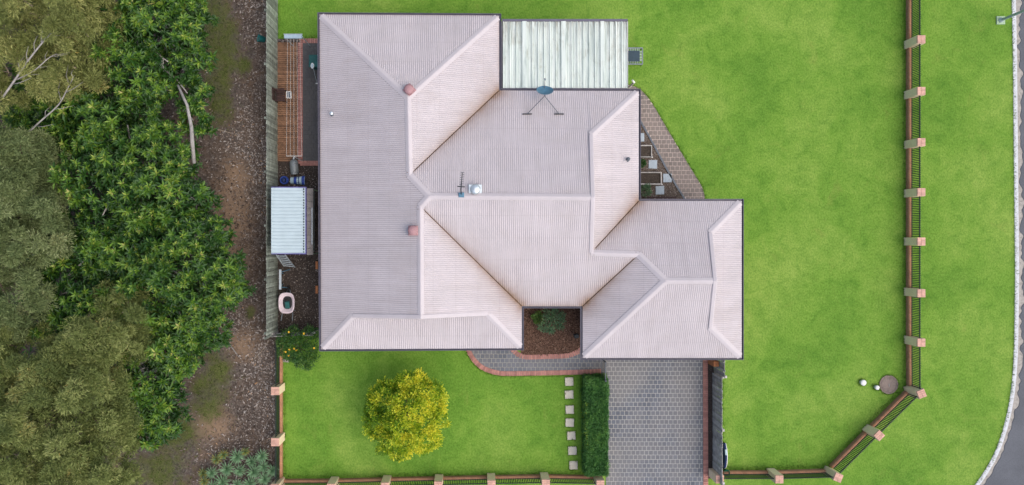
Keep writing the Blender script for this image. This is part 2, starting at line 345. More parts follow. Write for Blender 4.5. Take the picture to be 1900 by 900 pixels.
# ------------------------------------------------------------------ mesh helpers
def woff(o):
    v = Vector((0, 0, 0))
    while o is not None: v += o.location; o = o.parent
    return v
def tag(o, label=None, cat=None, group=None, kind=None):
    if label: o['label'] = label
    if cat: o['category'] = cat
    if group: o['group'] = group
    if kind: o['kind'] = kind
    return o
def thing(name, label, cat, loc=(0, 0, 0), group=None):
    o = bpy.data.objects.new(name, None); COL.objects.link(o); o.location = loc
    o.empty_display_size = 0.2
    return tag(o, label, cat, group)
def link(name, me, mat, parent=None, smooth=False):
    me.materials.clear(); me.materials.append(MATS[mat])
    if smooth: me.polygons.foreach_set('use_smooth', [True] * len(me.polygons))
    o = bpy.data.objects.new(name, me); COL.objects.link(o); o.parent = parent
    return o
class MB:
    def __init__(s): s.v = []; s.f = []; s.attr = {}
    def add(s, vs, fs):
        n = len(s.v); s.v += [tuple(v) for v in vs]; s.f += [tuple(i + n for i in f) for f in fs]; return s
    def box(s, c, size, rz=0.0, bev=0.0, tilt=None):
        hx, hy, hz = size[0] / 2, size[1] / 2, size[2] / 2
        cs, sn = math.cos(rz), math.sin(rz)
        if bev:
            b = bev
            ring = lambda x, y, z: [(-x, -y, z), (x, -y, z), (x, y, z), (-x, y, z)]
            vs = ring(hx, hy, -hz) + ring(hx, hy, hz - b) + ring(hx - b, hy - b, hz)
            fs = [(3, 2, 1, 0)] + [(i, (i + 1) % 4, 4 + (i + 1) % 4, 4 + i) for i in range(4)] + [(4 + i, 4 + (i + 1) % 4, 8 + (i + 1) % 4, 8 + i) for i in range(4)] + [(8, 9, 10, 11)]
        else:
            vs = [(-hx, -hy, -hz), (hx, -hy, -hz), (hx, hy, -hz), (-hx, hy, -hz), (-hx, -hy, hz), (hx, -hy, hz), (hx, hy, hz), (-hx, hy, hz)]
            fs = [(3, 2, 1, 0), (4, 5, 6, 7), (0, 1, 5, 4), (1, 2, 6, 5), (2, 3, 7, 6), (3, 0, 4, 7)]
        if tilt is not None: vs = [tilt @ Vector(v) for v in vs]
        return s.add([(c[0] + v[0] * cs - v[1] * sn, c[1] + v[0] * sn + v[1] * cs, c[2] + v[2]) for v in vs], fs)
    def tube(s, pts, rad, n=8, cap=True):
        pts = [Vector(p) for p in pts]
        if not isinstance(rad, (list, tuple)): rad = [rad] * len(pts)
        rings = []
        for i, p in enumerate(pts):
            d = (pts[min(i + 1, len(pts) - 1)] - pts[max(i - 1, 0)]).normalized()
            a = d.cross(Vector((0, 0, 1)) if abs(d.z) < 0.9 else Vector((1, 0, 0))).normalized(); b = d.cross(a)
            rings.append([p + (a * math.cos(2 * math.pi * k / n) + b * math.sin(2 * math.pi * k / n)) * rad[i] for k in range(n)])
        vs = [v for r in rings for v in r]; fs = []
        for i in range(len(pts) - 1):
            for k in range(n):
                fs.append((i * n + k, i * n + (k + 1) % n, (i + 1) * n + (k + 1) % n, (i + 1) * n + k))
        if cap: fs += [tuple(range(n)), tuple(range(len(vs) - 1, len(vs) - n - 1, -1))]
        return s.add(vs, fs)
    def lathe(s, c, prof, n=20, axis=None):
        """prof: list of (radius, height) about c"""
        vs, fs = [], []
        q = Vector((0, 0, 1)).rotation_difference(Vector(axis)) if axis is not None else None
        for r, h in prof:
            for k in range(n):
                a = 2 * math.pi * k / n; v = Vector((r * math.cos(a), r * math.sin(a), h))
                if q: v = q @ v
                vs.append(Vector(c) + v)
        for i in range(len(prof) - 1):
            for k in range(n): fs.append((i * n + k, i * n + (k + 1) % n, (i + 1) * n + (k + 1) % n, (i + 1) * n + k))
        fs.append(tuple(range(n - 1, -1, -1))); fs.append(tuple(range(len(vs) - n, len(vs))))
        return s.add(vs, fs)
    def prism(s, poly, z0, z1):
        n = len(poly)
        vs = [(p[0], p[1], z0) for p in poly] + [(p[0], p[1], z1) for p in poly]
        fs = [tuple(range(n - 1, -1, -1)), tuple(range(n, 2 * n))] + [(i, (i + 1) % n, n + (i + 1) % n, n + i) for i in range(n)]
        return s.add(vs, fs)
    def loft(s, path, prof_fn):
        rings = [prof_fn(i) for i in range(len(path))]; m = len(rings[0])
        vs = [v for r in rings for v in r]
        fs = [(i * m + k, i * m + k + 1, (i + 1) * m + k + 1, (i + 1) * m + k) for i in range(len(path) - 1) for k in range(m - 1)]
        return s.add(vs, fs)
    def build(s, name, mat, parent=None, smooth=False):
        off = woff(parent) if parent else Vector((0, 0, 0))
        me = bpy.data.meshes.new(name)
        me.from_pydata([(v[0] - off.x, v[1] - off.y, v[2] - off.z) for v in s.v], [], s.f)
        for k, vals in s.attr.items():
            a = me.attributes.new(k, 'FLOAT', 'POINT'); a.data.foreach_set('value', vals)
        bm = bmesh.new(); bm.from_mesh(me); bmesh.ops.recalc_face_normals(bm, faces=bm.faces); bm.to_mesh(me); bm.free()
        return link(name, me, mat, parent, smooth)
def ccw(poly):
    a = sum(poly[i][0] * poly[(i + 1) % len(poly)][1] - poly[(i + 1) % len(poly)][0] * poly[i][1] for i in range(len(poly)))
    return list(poly) if a > 0 else list(poly)[::-1]
def inside(p, poly):
    x, y = p; c = False; n = len(poly)
    for i in range(n):
        x1, y1 = poly[i][0], poly[i][1]; x2, y2 = poly[(i + 1) % n][0], poly[(i + 1) % n][1]
        if (y1 > y) != (y2 > y) and x < (x2 - x1) * (y - y1) / (y2 - y1) + x1: c = not c
    return c
def clip_rect(poly, x0, x1, y0, y1):
    out = [(p[0], p[1]) for p in poly]
    for ax, lim, keep in ((0, x0, 1), (0, x1, -1), (1, y0, 1), (1, y1, -1)):
        res = []
        for i in range(len(out)):
            a, b = out[i], out[(i + 1) % len(out)]
            da, db = (a[ax] - lim) * keep, (b[ax] - lim) * keep
            if da >= 0: res.append(a)
            if (da >= 0) != (db >= 0):
                t = da / (da - db); res.append((a[0] + (b[0] - a[0]) * t, a[1] + (b[1] - a[1]) * t))
        out = res
        if len(out) < 3: return []
    return out
def area(p): return abs(sum(p[i][0] * p[(i + 1) % len(p)][1] - p[(i + 1) % len(p)][0] * p[i][1] for i in range(len(p)))) / 2
def catmull(pts, n=8):
    pts = [Vector(p) for p in pts]; out = []
    for i in range(len(pts) - 1):
        p0, p1, p2, p3 = pts[max(i - 1, 0)], pts[i], pts[i + 1], pts[min(i + 2, len(pts) - 1)]
        for k in range(n):
            t = k / n
            out.append(0.5 * ((2 * p1) + (p2 - p0) * t + (2 * p0 - 5 * p1 + 4 * p2 - p3) * t * t + (3 * p1 - p0 - 3 * p2 + p3) * t ** 3))
    return out + [pts[-1]]
def offset_path(path, d):
    out = []
    for i, p in enumerate(path):
        t = (path[min(i + 1, len(path) - 1)] - path[max(i - 1, 0)]); t.z = 0; t.normalize()
        out.append(p + Vector((t.y, -t.x, 0)) * d)
    return out
def sheet(name, poly, z, mat, kind=None, thick=0.0, parent=None):
    m = MB(); poly = ccw(poly)
    if thick: m.prism(poly, z - thick, z)
    else: m.add([(p[0], p[1], z) for p in poly], [tuple(range(len(poly)))])
    o = m.build(name, mat, parent)
    if kind: o['kind'] = kind
    return o
def npmesh(name, verts, tris, mat, parent=None, attr=None):
    off = woff(parent) if parent else Vector((0, 0, 0))
    verts = np.asarray(verts, dtype=np.float32) - np.array(off, dtype=np.float32)
    me = bpy.data.meshes.new(name)
    me.vertices.add(len(verts)); me.vertices.foreach_set('co', verts.ravel())
    me.loops.add(len(tris) * 3); me.loops.foreach_set('vertex_index', np.asarray(tris, dtype=np.int32).ravel())
    me.polygons.add(len(tris)); me.polygons.foreach_set('loop_start', np.arange(0, len(tris) * 3, 3, dtype=np.int32))
    me.update(calc_edges=True)
    for k, vals in (attr or {}).items():
        a = me.attributes.new(k, 'FLOAT', 'POINT'); a.data.foreach_set('value', np.asarray(vals, dtype=np.float32))
    return link(name, me, mat, parent)
def unit(a): return a / (np.linalg.norm(a, axis=1, keepdims=True) + 1e-9)
def leaves(name, P, D, N, L, W, tint, mat, parent=None, fold=0.18, droop=0.12):
    P = np.asarray(P); D = unit(np.asarray(D)); N = unit(np.asarray(N) - D * np.sum(N * D, axis=1, keepdims=True))
    S = np.cross(D, N); n = len(P)
    L = np.broadcast_to(np.asarray(L, dtype=float).reshape(-1, 1), (n, 1)); W = np.broadcast_to(np.asarray(W, dtype=float).reshape(-1, 1), (n, 1))
    mid = P + D * L * 0.55
    V = np.stack([P, mid + S * W / 2 + N * W * fold, P + D * L - N * L * droop, mid - S * W / 2 + N * W * fold], axis=1).reshape(-1, 3)
    b = np.arange(n)[:, None] * 4
    T = np.concatenate([b + np.array([[0, 1, 2]]), b + np.array([[0, 2, 3]])], axis=1).reshape(-1, 3)
    return npmesh(name, V, T, mat, parent, {'tint': np.repeat(np.clip(tint, 0, 1), 4)})
def rdir(n, zmin=-1.0):
    z = rng.uniform(zmin, 1, n); a = rng.uniform(0, 2 * math.pi, n); r = np.sqrt(1 - z * z)
    return np.stack([r * np.cos(a), r * np.sin(a), z], axis=1)

# ------------------------------------------------------------------ ground, lawn, road
sheet('ground', [(-200, -200), (200, -200), (200, 200), (-200, 200)], -0.3, 'far_ground', 'structure')
kp = [(1876, -300), (1876, -100), (1877, 0), (1879, 100), (1880, 200), (1881, 300), (1882, 400), (1883, 500), (1882, 600), (1880, 670), (1874, 735),
      (1861, 795), (1841, 848), (1808, 900), (1760, 955), (1690, 1005), (1600, 1035), (1450, 1050), (1000, 1062), (0, 1080), (-900, 1100)]
kerb = catmull([U(*p) for p in kp], 8)              # runs down the photo, road on its left side of travel
kerb_in = [p.copy() for p in kerb]
WEST = U(513.5, 0).x
lawn_poly = [p for p in kerb_in if p.x > WEST]
ylow = lawn_poly[-1].y
lawn_poly = [Vector((WEST, lawn_poly[0].y, 0))] + lawn_poly + [Vector((WEST, ylow, 0))]
sheet('lawn', [(p.x, p.y) for p in lawn_poly], 0.0, 'lawn', 'structure')
m = MB()
o1 = offset_path(kerb, -0.0); 
def kprof(i):
    a = kerb[i]; t = (kerb[min(i + 1, len(kerb) - 1)] - kerb[max(i - 1, 0)]).normalized(); n = Vector((-t.y, t.x, 0))
    if n.dot(a) < 0: n = -n
    f = lambda d, z: Vector((a.x + n.x * d, a.y + n.y * d, z))
    return [f(0, -0.3), f(0, 0.012), f(0.02, 0.02), f(0.17, 0.02), f(0.20, 0.0), f(0.24, -0.10)]
m.loft(kerb, kprof); tag(m.build('kerb', 'kerb_concrete'), kind='structure')
m = MB()
def gprof(i, d0=0.24, d1=0.75, z=-0.11):
    a = kerb[i]; t = (kerb[min(i + 1, len(kerb) - 1)] - kerb[max(i - 1, 0)]).normalized(); n = Vector((-t.y, t.x, 0))
    if n.dot(a) < 0: n = -n
    f = lambda d, zz: Vector((a.x + n.x * d, a.y + n.y * d, zz))
    return [f(d0, z), f(d1, z)]
m.loft(kerb, gprof); tag(m.build('road_gutter', 'gutter_concrete'), kind='structure')
# asphalt with a ragged edge
fine = catmull(kerb, 12); m = MB()
def rprof(i):
    a = fine[i]; t = (fine[min(i + 1, len(fine) - 1)] - fine[max(i - 1, 0)]).normalized(); n = Vector((-t.y, t.x, 0))
    if n.dot(a) < 0: n = -n
    s = i * 0.05
    j = 0.44 + 0.16 * mnoise.noise(Vector((a.x * 0.9, a.y * 0.9, 3))) + 0.16 * mnoise.noise(Vector((a.x * 3.5, a.y * 3.5, 0)))
    if a.y < -8: j = 0.42 + 0.05 * mnoise.noise(Vector((a.x * 4, a.y * 4, 0)))
    f = lambda d, zz: Vector((a.x + n.x * d, a.y + n.y * d, zz))
    return [f(j, -0.112), f(j + 0.02, -0.092), f(10.0, -0.06)]
m.loft(fine, rprof); tag(m.build('road', 'asphalt'), kind='structure')

# the planted reserve left of the fence: one relief sheet
nx, ny = 150, 210
X0, X1 = U(-560, 0).x, WEST; Y0, Y1 = U(0, 1250).y, U(0, -400).y
xs = np.linspace(X0, X1, nx); ys = np.linspace(Y0, Y1, ny)
ell_g = [(400, 60, 45, 110), (405, 150, 40, 80), (385, 735, 45, 75), (300, 870, 75, 55), (425, 90, 30, 90), (360, 640, 50, 60), (330, 800, 60, 60), (390, 20, 45, 70), (410, 200, 35, 50), (400, 690, 45, 60), (450, 120, 25, 30), (465, 580, 14, 16)]
ell_d = [(430, 400, 38, 90), (425, 480, 45, 60), (440, 330, 30, 40), (350, 220, 20, 25), (395, 790, 45, 35), (450, 640, 30, 30)]
vs, ga, da = [], [], []
for y in ys:
    for x in xs:
        px, py = x * F / H + NX, NY - y * F / H
        nz = mnoise.noise(Vector((x * 0.5, y * 0.5, 1))); nz2 = mnoise.noise(Vector((x * 2.2, y * 2.2, 5)))
        edge = min(1, (X1 - x) / 0.6)
        vs.append((x, y, (0.06 + 0.09 * nz + 0.035 * nz2) * edge))
        g = max(max(0, 1.35 - math.hypot((px - a) / c, (py - b) / d)) for a, b, c, d in ell_g)
        dd = max(max(0, 1.3 - math.hypot((px - a) / c, (py - b) / d)) for a, b, c, d in ell_d)
        ga.append(min(1, g + 0.25 * nz2 * (g > 0))); da.append(min(1, dd))
tris = []
for j in range(ny - 1):
    for i in range(nx - 1):
        a = j * nx + i; tris += [(a, a + 1, a + nx + 1), (a, a + nx + 1, a + nx)]
ro = npmesh('reserve_ground', vs, tris, 'reserve_ground', None, {'grass': ga, 'dirt': da}); ro['kind'] = 'structure'
GA = np.array(ga).reshape(ny, nx); DA = np.array(da).reshape(ny, nx); ZZ = np.array(vs)[:, 2].reshape(ny, nx)
def gsample(A, x, y):
    i = np.clip(((x - X0) / (X1 - X0) * (nx - 1)).astype(int), 0, nx - 1); j = np.clip(((y - Y0) / (Y1 - Y0) * (ny - 1)).astype(int), 0, ny - 1)
    return A[j, i]

def scatter_flat(name, P, L, W, tint, mat, tilt=0.3, parent=None):
    n = len(P); a = rng.uniform(0, 2 * math.pi, n)
    D = np.stack([np.cos(a), np.sin(a), rng.normal(0, tilt, n)], axis=1)
    N = np.stack([rng.normal(0, tilt, n), rng.normal(0, tilt, n), np.ones(n)], axis=1)
    return leaves(name, P, D, N, L, W, tint, mat, parent, 0.15, 0.05)
# fallen leaves and bark over the reserve
n = 60000
px = rng.uniform(255, 511, n); py = rng.uniform(-40, 940, n)
x = (px - NX) * H / F; y = -(py - NY) * H / F
w = (px - 330) / 150 + rng.normal(0, 0.3, n); g = gsample(GA, x, y); d = gsample(DA, x, y)
keep = (rng.uniform(0, 1, n) < np.clip(w, 0.1, 1)) & (rng.uniform(0, 1, n) > g * 1.25) & (rng.uniform(0, 1, n) > d * 0.75)
x, y = x[keep], y[keep]; k = len(x)
z = gsample(ZZ, x, y) + rng.uniform(0.01, 0.045, k)
tint = np.clip(rng.beta(1.1, 1.5, k) + 0.15 * np.sin(x * 1.3 + y * 0.7), 0, 1)
o = scatter_flat('leaf_litter', np.stack([x, y, z], 1), rng.uniform(0.05, 0.19, k), rng.uniform(0.025, 0.07, k), tint, 'litter')
tag(o, 'brown and grey fallen leaves and bark along the timber fence', 'leaf litter', kind='stuff')
n = 16000
px = rng.uniform(250, 470, n); py = rng.uniform(-40, 940, n); x = (px - NX) * H / F; y = -(py - NY) * H / F
keep = rng.uniform(0, 1, n) < gsample(GA, x, y) * 0.95
x, y = x[keep], y[keep]; k = len(x); z = gsample(ZZ, x, y)
D = np.stack([rng.normal(0, 0.6, k), rng.normal(0, 0.6, k), np.ones(k)], 1)
o = leaves('rough_grass', np.stack([x, y, z], 1), D, rdir(k), rng.uniform(0.06, 0.16, k), rng.uniform(0.012, 0.03, k), rng.uniform(0, 1, k), 'grass_blade')
tag(o, 'patchy rough grass beside the trees on the reserve', 'grass', kind='stuff')

# ------------------------------------------------------------------ paving
def paving(parent, poly, z, mat, pitch=0.2065, joint=0.021, x0=0.0, y0=0.0, limit=300, rows_offset=True, h=0.03):
    """each paver a child; cut pavers follow the outline"""
    poly = ccw([(p[0], p[1]) for p in poly]); full, cut = [], []
    xa, xb = min(p[0] for p in poly), max(p[0] for p in poly); ya, yb = min(p[1] for p in poly), max(p[1] for p in poly)
    j = math.floor((ya - y0) / pitch)
    while y0 + j * pitch < yb:
        ry = y0 + j * pitch; ox = x0 + (pitch / 2 if rows_offset and j % 2 else 0)
        i = math.floor((xa - ox) / pitch)
        while ox + i * pitch < xb:
            rx = ox + i * pitch
            c = clip_rect(poly, rx + joint / 2, rx + pitch - joint / 2, ry + joint / 2, ry + pitch - joint / 2)
            if c:
                a = area(c); fa = (pitch - joint) ** 2
                if a > 0.98 * fa: full.append((rx + pitch / 2, ry + pitch / 2))
                elif a > 0.12 * fa: cut.append(c)
            i += 1
        j += 1
    off = woff(parent)
    s = pitch - joint
    proto = MB().box((0, 0, 0), (s, s, h), 0, 0.005)
    me = bpy.data.meshes.new('paver'); me.from_pydata(proto.v, [], proto.f); me.materials.append(MATS[mat])
    items = [('f', c) for c in full] + [('c', c) for c in cut]
    if len(items) > limit: random.Random(3).shuffle(items)
    rest = MB()
    for k, (t, c) in enumerate(items):
        dz = random.uniform(-0.002, 0.003)
        if k < limit:
            if t == 'f':
                o = bpy.data.objects.new('paver', me); COL.objects.link(o); o.parent = parent
                o.location = (c[0] - off.x, c[1] - off.y, z - h / 2 + dz - off.z)
                o.rotation_euler = (random.uniform(-.012, .012), random.uniform(-.012, .012), random.uniform(-.012, .012))
            else: MB().prism(c, z - h + dz, z + dz).build('paver', mat, parent)
        elif t == 'f': rest.box((c[0], c[1], z - h / 2 + dz), (s, s, h), 0, 0.005)
        else: rest.prism(c, z - h + dz, z + dz)
    if rest.v: tag(rest.build('paver', mat, parent), kind='stuff')
def brick_row(parent, path, width, z, mat='border_brick', step=0.092, h=0.05, side=1, name='brick'):
    """header bricks side by side along a path, each a child"""
    path = [Vector(p) for p in path]; L = [0]
    for a, b in zip(path, path[1:]): L.append(L[-1] + (b - a).length)
    def at(s):
        s = max(0, min(L[-1], s))
        for i in range(len(path) - 1):
            if s <= L[i + 1] or i == len(path) - 2:
                t = (s - L[i]) / max(1e-9, L[i + 1] - L[i]); d = (path[i + 1] - path[i]).normalized()
                return path[i].lerp(path[i + 1], t), d
    n = max(1, int(L[-1] / step)); st = L[-1] / n; gap = 0.010
    off = woff(parent)
    proto = MB().box((0, 0, 0), (st - gap, width, h), 0, 0.004)
    me = bpy.data.meshes.new(name); me.from_pydata(proto.v, [], proto.f); me.materials.append(MATS[mat])
    for i in range(n):
        p, d = at((i + 0.5) * st); nrm = Vector((-d.y, d.x, 0)) * side
        c = p + nrm * width / 2
        o = bpy.data.objects.new(name, me); COL.objects.link(o); o.parent = parent
        o.location = (c.x - off.x, c.y - off.y, z - h / 2 - off.z + random.uniform(-.002, .002)); o.rotation_euler.z = math.atan2(d.y, d.x) + random.uniform(-.015, .015)

# driveway
dw = [U(1126, 640), U(1303.5, 640), U(1304.5, 930), U(1124, 930)]
dr = sheet('driveway', [(p.x, p.y) for p in dw], 0.012, 'joint_sand', 'structure')
paving(dr, dw, 0.022, 'paver_grey', x0=U(1126, 0).x, y0=U(0, 672.5).y)
brick_row(dr, [U(1303.8, 640), U(1304.8, 930)], 0.23, 0.032, side=1)
sheet('garden_strip', [tuple(U(*p)[:2]) for p in ((1309, 640), (1324, 640), (1324, 888), (1311, 888))], 0.010, 'side_soil', 'structure')

# front path: a sweep of grey pavers edged in red brick
edge_out = catmull([U(*p) for p in ((862, 640), (865, 651), (874, 668), (890, 684), (907, 692), (925, 696.5), (945, 697.5), (1010, 696.5), (1070, 695), (1116, 693))], 6)
edge_in = catmull([U(*p) for p in ((950, 640), (958, 649.5), (968, 656), (980, 658), (1010, 657), (1045, 656), (1060, 653), (1072, 647), (1080, 640))], 6)
fp_poly = [(p.x, p.y) for p in edge_out] + [tuple(U(1126, 692)[:2]), tuple(U(1126, 630)[:2])] + [(p.x, p.y) for p in reversed(edge_in)]
fp = sheet('front_path', fp_poly, 0.012, 'joint_path_shaded', 'structure')
paving(fp, fp_poly, 0.020, 'paver_grey', x0=U(871, 0).x, y0=U(0, 689.5).y)
brick_row(fp, edge_out, 0.225, 0.034, side=1)
brick_row(fp, edge_in, 0.225, 0.034, side=-1)

# side path: warm pavers sweeping round the back corner
so_ = catmull([U(*p) for p in ((1150, 156), (1168, 158), (1182, 163), (1196, 174), (1211, 194), (1226, 219), (1244, 250), (1262, 280), (1280, 310), (1296, 336), (1304, 352), (1308, 372), (1308, 385))], 5)
si_ = catmull([U(*p) for p in ((1275, 385), (1272, 370), (1256, 344), (1236, 309), (1214, 268), (1196, 236), (1186, 219), (1170, 200), (1150, 190))], 5)
sp_poly = [(p.x, p.y) for p in so_] + [(p.x, p.y) for p in si_]
sp = sheet('side_path', sp_poly, 0.022, 'joint_pink', 'structure', 0.06)
paving(sp, sp_poly, 0.032, 'paver_warm', x0=U(1195, 0).x, y0=U(0, 300).y)
tri = [U(1165, 195), U(1188, 221), U(1272.5, 370), U(1274, 385), U(1165, 385)]
bd = sheet('garden_bed', [(p.x, p.y) for p in tri], 0.006, 'gravel_soil', 'structure')
# dark edging between gravel bed and path
m = MB(); ed = [p for p in si_ if p.y > U(0, 372).y]
m.loft(ed, lambda i: [ed[i] + Vector((-0.075, -0.03, 0)), ed[i] + Vector((-0.075, -0.03, 0.045)), ed[i] + Vector((-0.0, 0, 0.045)), ed[i] + Vector((0.0, 0, 0))])
tag(m.build('garden_edging', 'dark_grey_metal'), 'thin grey edging curving between gravel bed and warm paver path', 'edging')

# left yard
yard = [U(513.5, 72), U(600, 72), U(600, 618), U(513.5, 618)]
sheet('side_yard', [(p.x, p.y) for p in yard], 0.006, 'side_soil', 'structure')
pat = [U(562, 79.5), U(605, 79.5), U(605, 299), U(562, 299)]
pt = sheet('side_patio', [(p.x, p.y) for p in pat], 0.016, 'paver_dark', 'structure')
paving(pt, pat, 0.024, 'paver_dark', joint=0.008, x0=U(562, 0).x, y0=U(0, 299).y)
brick_row(pt, [U(553, 72), U(553, 304)], 0.225, 0.036, side=1)
brick_row(pt, [U(562.5, 80.5), U(605, 80.5)], 0.225, 0.036, side=1)
brick_row(pt, [U(557, 307.5), U(605, 307.5)], 0.225, 0.036, side=1)
dk = thing('timber_deck', 'orange brown timber deck beside the left timber fence', 'deck', U(534, 190))
b0, b1 = U(515, 79), U(552.5, 303)
m = MB()
for xx in (515, 533, 551): m.box(((U(xx, 0).x), (b0.y + b1.y) / 2, 0.02), (0.07, abs(b0.y - b1.y), 0.04))
m.build('joist', 'dark_wood', dk)
yy = b0.y; bw = 0.09
proto = MB().box((0, 0, 0), (b1.x - b0.x, bw - 0.012, 0.03), 0, 0.004); me = bpy.data.meshes.new('deck_board'); me.from_pydata(proto.v, [], proto.f); me.materials.append(MATS['deck_timber'])
while yy - bw > b1.y:
    o = bpy.data.objects.new('deck_board', me); COL.objects.link(o); o.parent = dk
    o.location = ((b0.x + b1.x) / 2 - dk.location.x + random.uniform(-.01, .01), yy - bw / 2 - dk.location.y, 0.055 + random.uniform(-.003, .003)); yy -= bw

# uncut grass along the lawn's edges
pts = []
def fringe(path, dens=60, w=.045, side=0.0):
    path = [Vector(p) for p in path]
    for a, b in zip(path, path[1:]):
        d = (b - a); L = d.length; nn = Vector((-d.y, d.x, 0)).normalized()
        for _ in range(int(L * dens) + 1):
            q = a + d * random.random() + nn * (random.gauss(0, w) + side); pts.append((q.x, q.y, 0.0))
fringe(edge_out, 70, .03, -.03); fringe(so_, 70, .03, .03); fringe([p for p in kerb if -14 < p.y < 13], 60, .04)
for ln in (((1677, -60), (1677, 722)), ((1672, 722), (1528, 866)), ((1340, 668), (1340, 868)), ((1345, 869), (1528, 865)), ((530, 884), (1100, 877)), ((528, 690), (528, 884)), ((516, 4), (516, 66)), ((518, 69), (588, 69)), ((1078, 700), (1086, 880))):
    fringe([U(*ln[0]), U(*ln[1])], 80, .06)
for px, py in ((1056, 708), (1056, 732), (1057, 760), (1057, 784), (1060, 808), (1062, 836), (1064, 863)):
    c = [U(px + sx * 8.2, py + sy * 8.2) for sx, sy in ((-1, -1), (1, -1), (1, 1), (-1, 1), (-1, -1))]; fringe(c, 55, .012)
for r, cx, cy in ((.47, 1648.5, 713.5), (.17, 1599, 709), (.14, 1624.5, 718)):
    c = U(cx, cy); fringe([c + Vector((math.cos(a) * r, math.sin(a) * r, 0)) for a in [k * math.pi / 12 for k in range(25)]], 60, .02)
Pf = np.array(pts); k = len(Pf); D = np.stack([rng.normal(0, .5, k), rng.normal(0, .5, k), np.ones(k)], 1)
o = leaves('edge_grass', Pf, D, rdir(k), rng.uniform(.05, .13, k), rng.uniform(.012, .028, k), rng.uniform(0, 1, k), 'lawn_blade')
tag(o, 'longer uncut grass along the edges of the lawns', 'grass', kind='stuff')
# litter in the side yard
def in_poly_pts(poly, n):
    P = np.array([(p[0], p[1]) for p in poly]); lo, hi = P.min(0), P.max(0); out = []
    while len(out) < n:
        q = rng.uniform(lo, hi)
        if inside(q, P): out.append(q)
    return np.array(out)
q = in_poly_pts([U(514, 308), U(592, 308), U(592, 612), U(514, 612)], 2600); k = len(q)
o = scatter_flat('dry_leaves', np.column_stack([q, rng.uniform(0.015, 0.04, k)]), rng.uniform(0.03, 0.11, k), rng.uniform(0.02, 0.045, k), rng.beta(1.3, 2.2, k), 'litter')
tag(o, 'dry leaves scattered over the dark side yard', 'leaf litter', kind='stuff')
q = in_poly_pts(tri, 3800); k = len(q)
o = scatter_flat('gravel', np.column_stack([q, rng.uniform(0.01, 0.03, k)]), rng.uniform(0.025, 0.07, k), rng.uniform(0.02, 0.045, k), rng.beta(2.2, 1.8, k) * 0.9, 'litter')
tag(o, 'pale gravel and bark over the triangular bed', 'gravel', kind='stuff')
bed = [U(966, 560)] + [p for p in edge_in if p.x > U(966, 0).x] + [U(1084, 560)]
sheet('mulch_bed', [(p.x, p.y) for p in bed], 0.008, 'bed_soil', 'structure')
q = in_poly_pts(bed, 9000); k = len(q)
o = scatter_flat('bark_mulch', np.column_stack([q, rng.uniform(0.012, 0.06, k)]), rng.uniform(0.04, 0.12, k), rng.uniform(0.015, 0.04, k), rng.beta(1.8, 2.0, k), 'mulch_chip', 0.35)
tag(o, 'brown bark mulch in the bed by the front door', 'mulch', kind='stuff')
#PART2
# ------------------------------------------------------------------ the house
E = 2.5
house = thing('brick_house', 'brick house under a large pale pink grey corrugated hipped roof', 'house', U(880, 380))
pv = {  # photo position and height of each roof corner
 'a': (593, 27, E), 'b': (926, 29, E), 'N': (757, 180, E + 1.54), 'b2': (926, 168, E), 'm': (760, 325, E + 1.54),
 'R3': (797, 364, E + 1.83), 'R4': (780, 383, E + 1.71), 'R5': (781, 588, E + 1.71), 'g1': (655, 586, E + .56), 'g2': (905, 582, E + .56),
 'bl': (596, 648, E), 'br': (968, 646, E), 'v2': (968, 568, E), 'R6': (1100, 366, E + 1.83), 'ct': (1185, 169, E), 'h1': (1097, 250, E + .83),
 'ce': (1185, 373, E), 'h2': (1097, 469, E + .91), 'R7': (1185, 472, E + .91), 'cw': (1081, 568, E), 'cbl': (1081, 664, E), 'cap': (1235, 521, E + 1.34),
 'R8': (1327, 521, E + 1.34), 'e1': (1318, 432, E + .56), 'e2': (1318, 607, E + .56), 'ctr': (1376, 373, E), 'cbr': (1376, 664, E)}
RV = {k: U(*v) for k, v in pv.items()}
valleys = [('b2', 'm'), ('v2', 'R4'), ('ce', 'h2'), ('cw', 'R7')]
def segdist(p, a, b):
    ab = b - a; t = max(0, min(1, ((p.x - a.x) * ab.x + (p.y - a.y) * ab.y) / (ab.x ** 2 + ab.y ** 2)))
    return math.hypot(p.x - a.x - ab.x * t, p.y - a.y - ab.y * t), t
stain_segs = [(RV[a], RV[b], 0.24, 1.0, True) for a, b in valleys] + [(RV['v2'], RV['cw'], 0.17, 0.7, False), (RV['a'], RV['b'], 0.05, 0.45, False), (RV['bl'], RV['a'], 0.04, 0.5, False), (RV['b'], RV['b2'], 0.10, 0.35, False)]
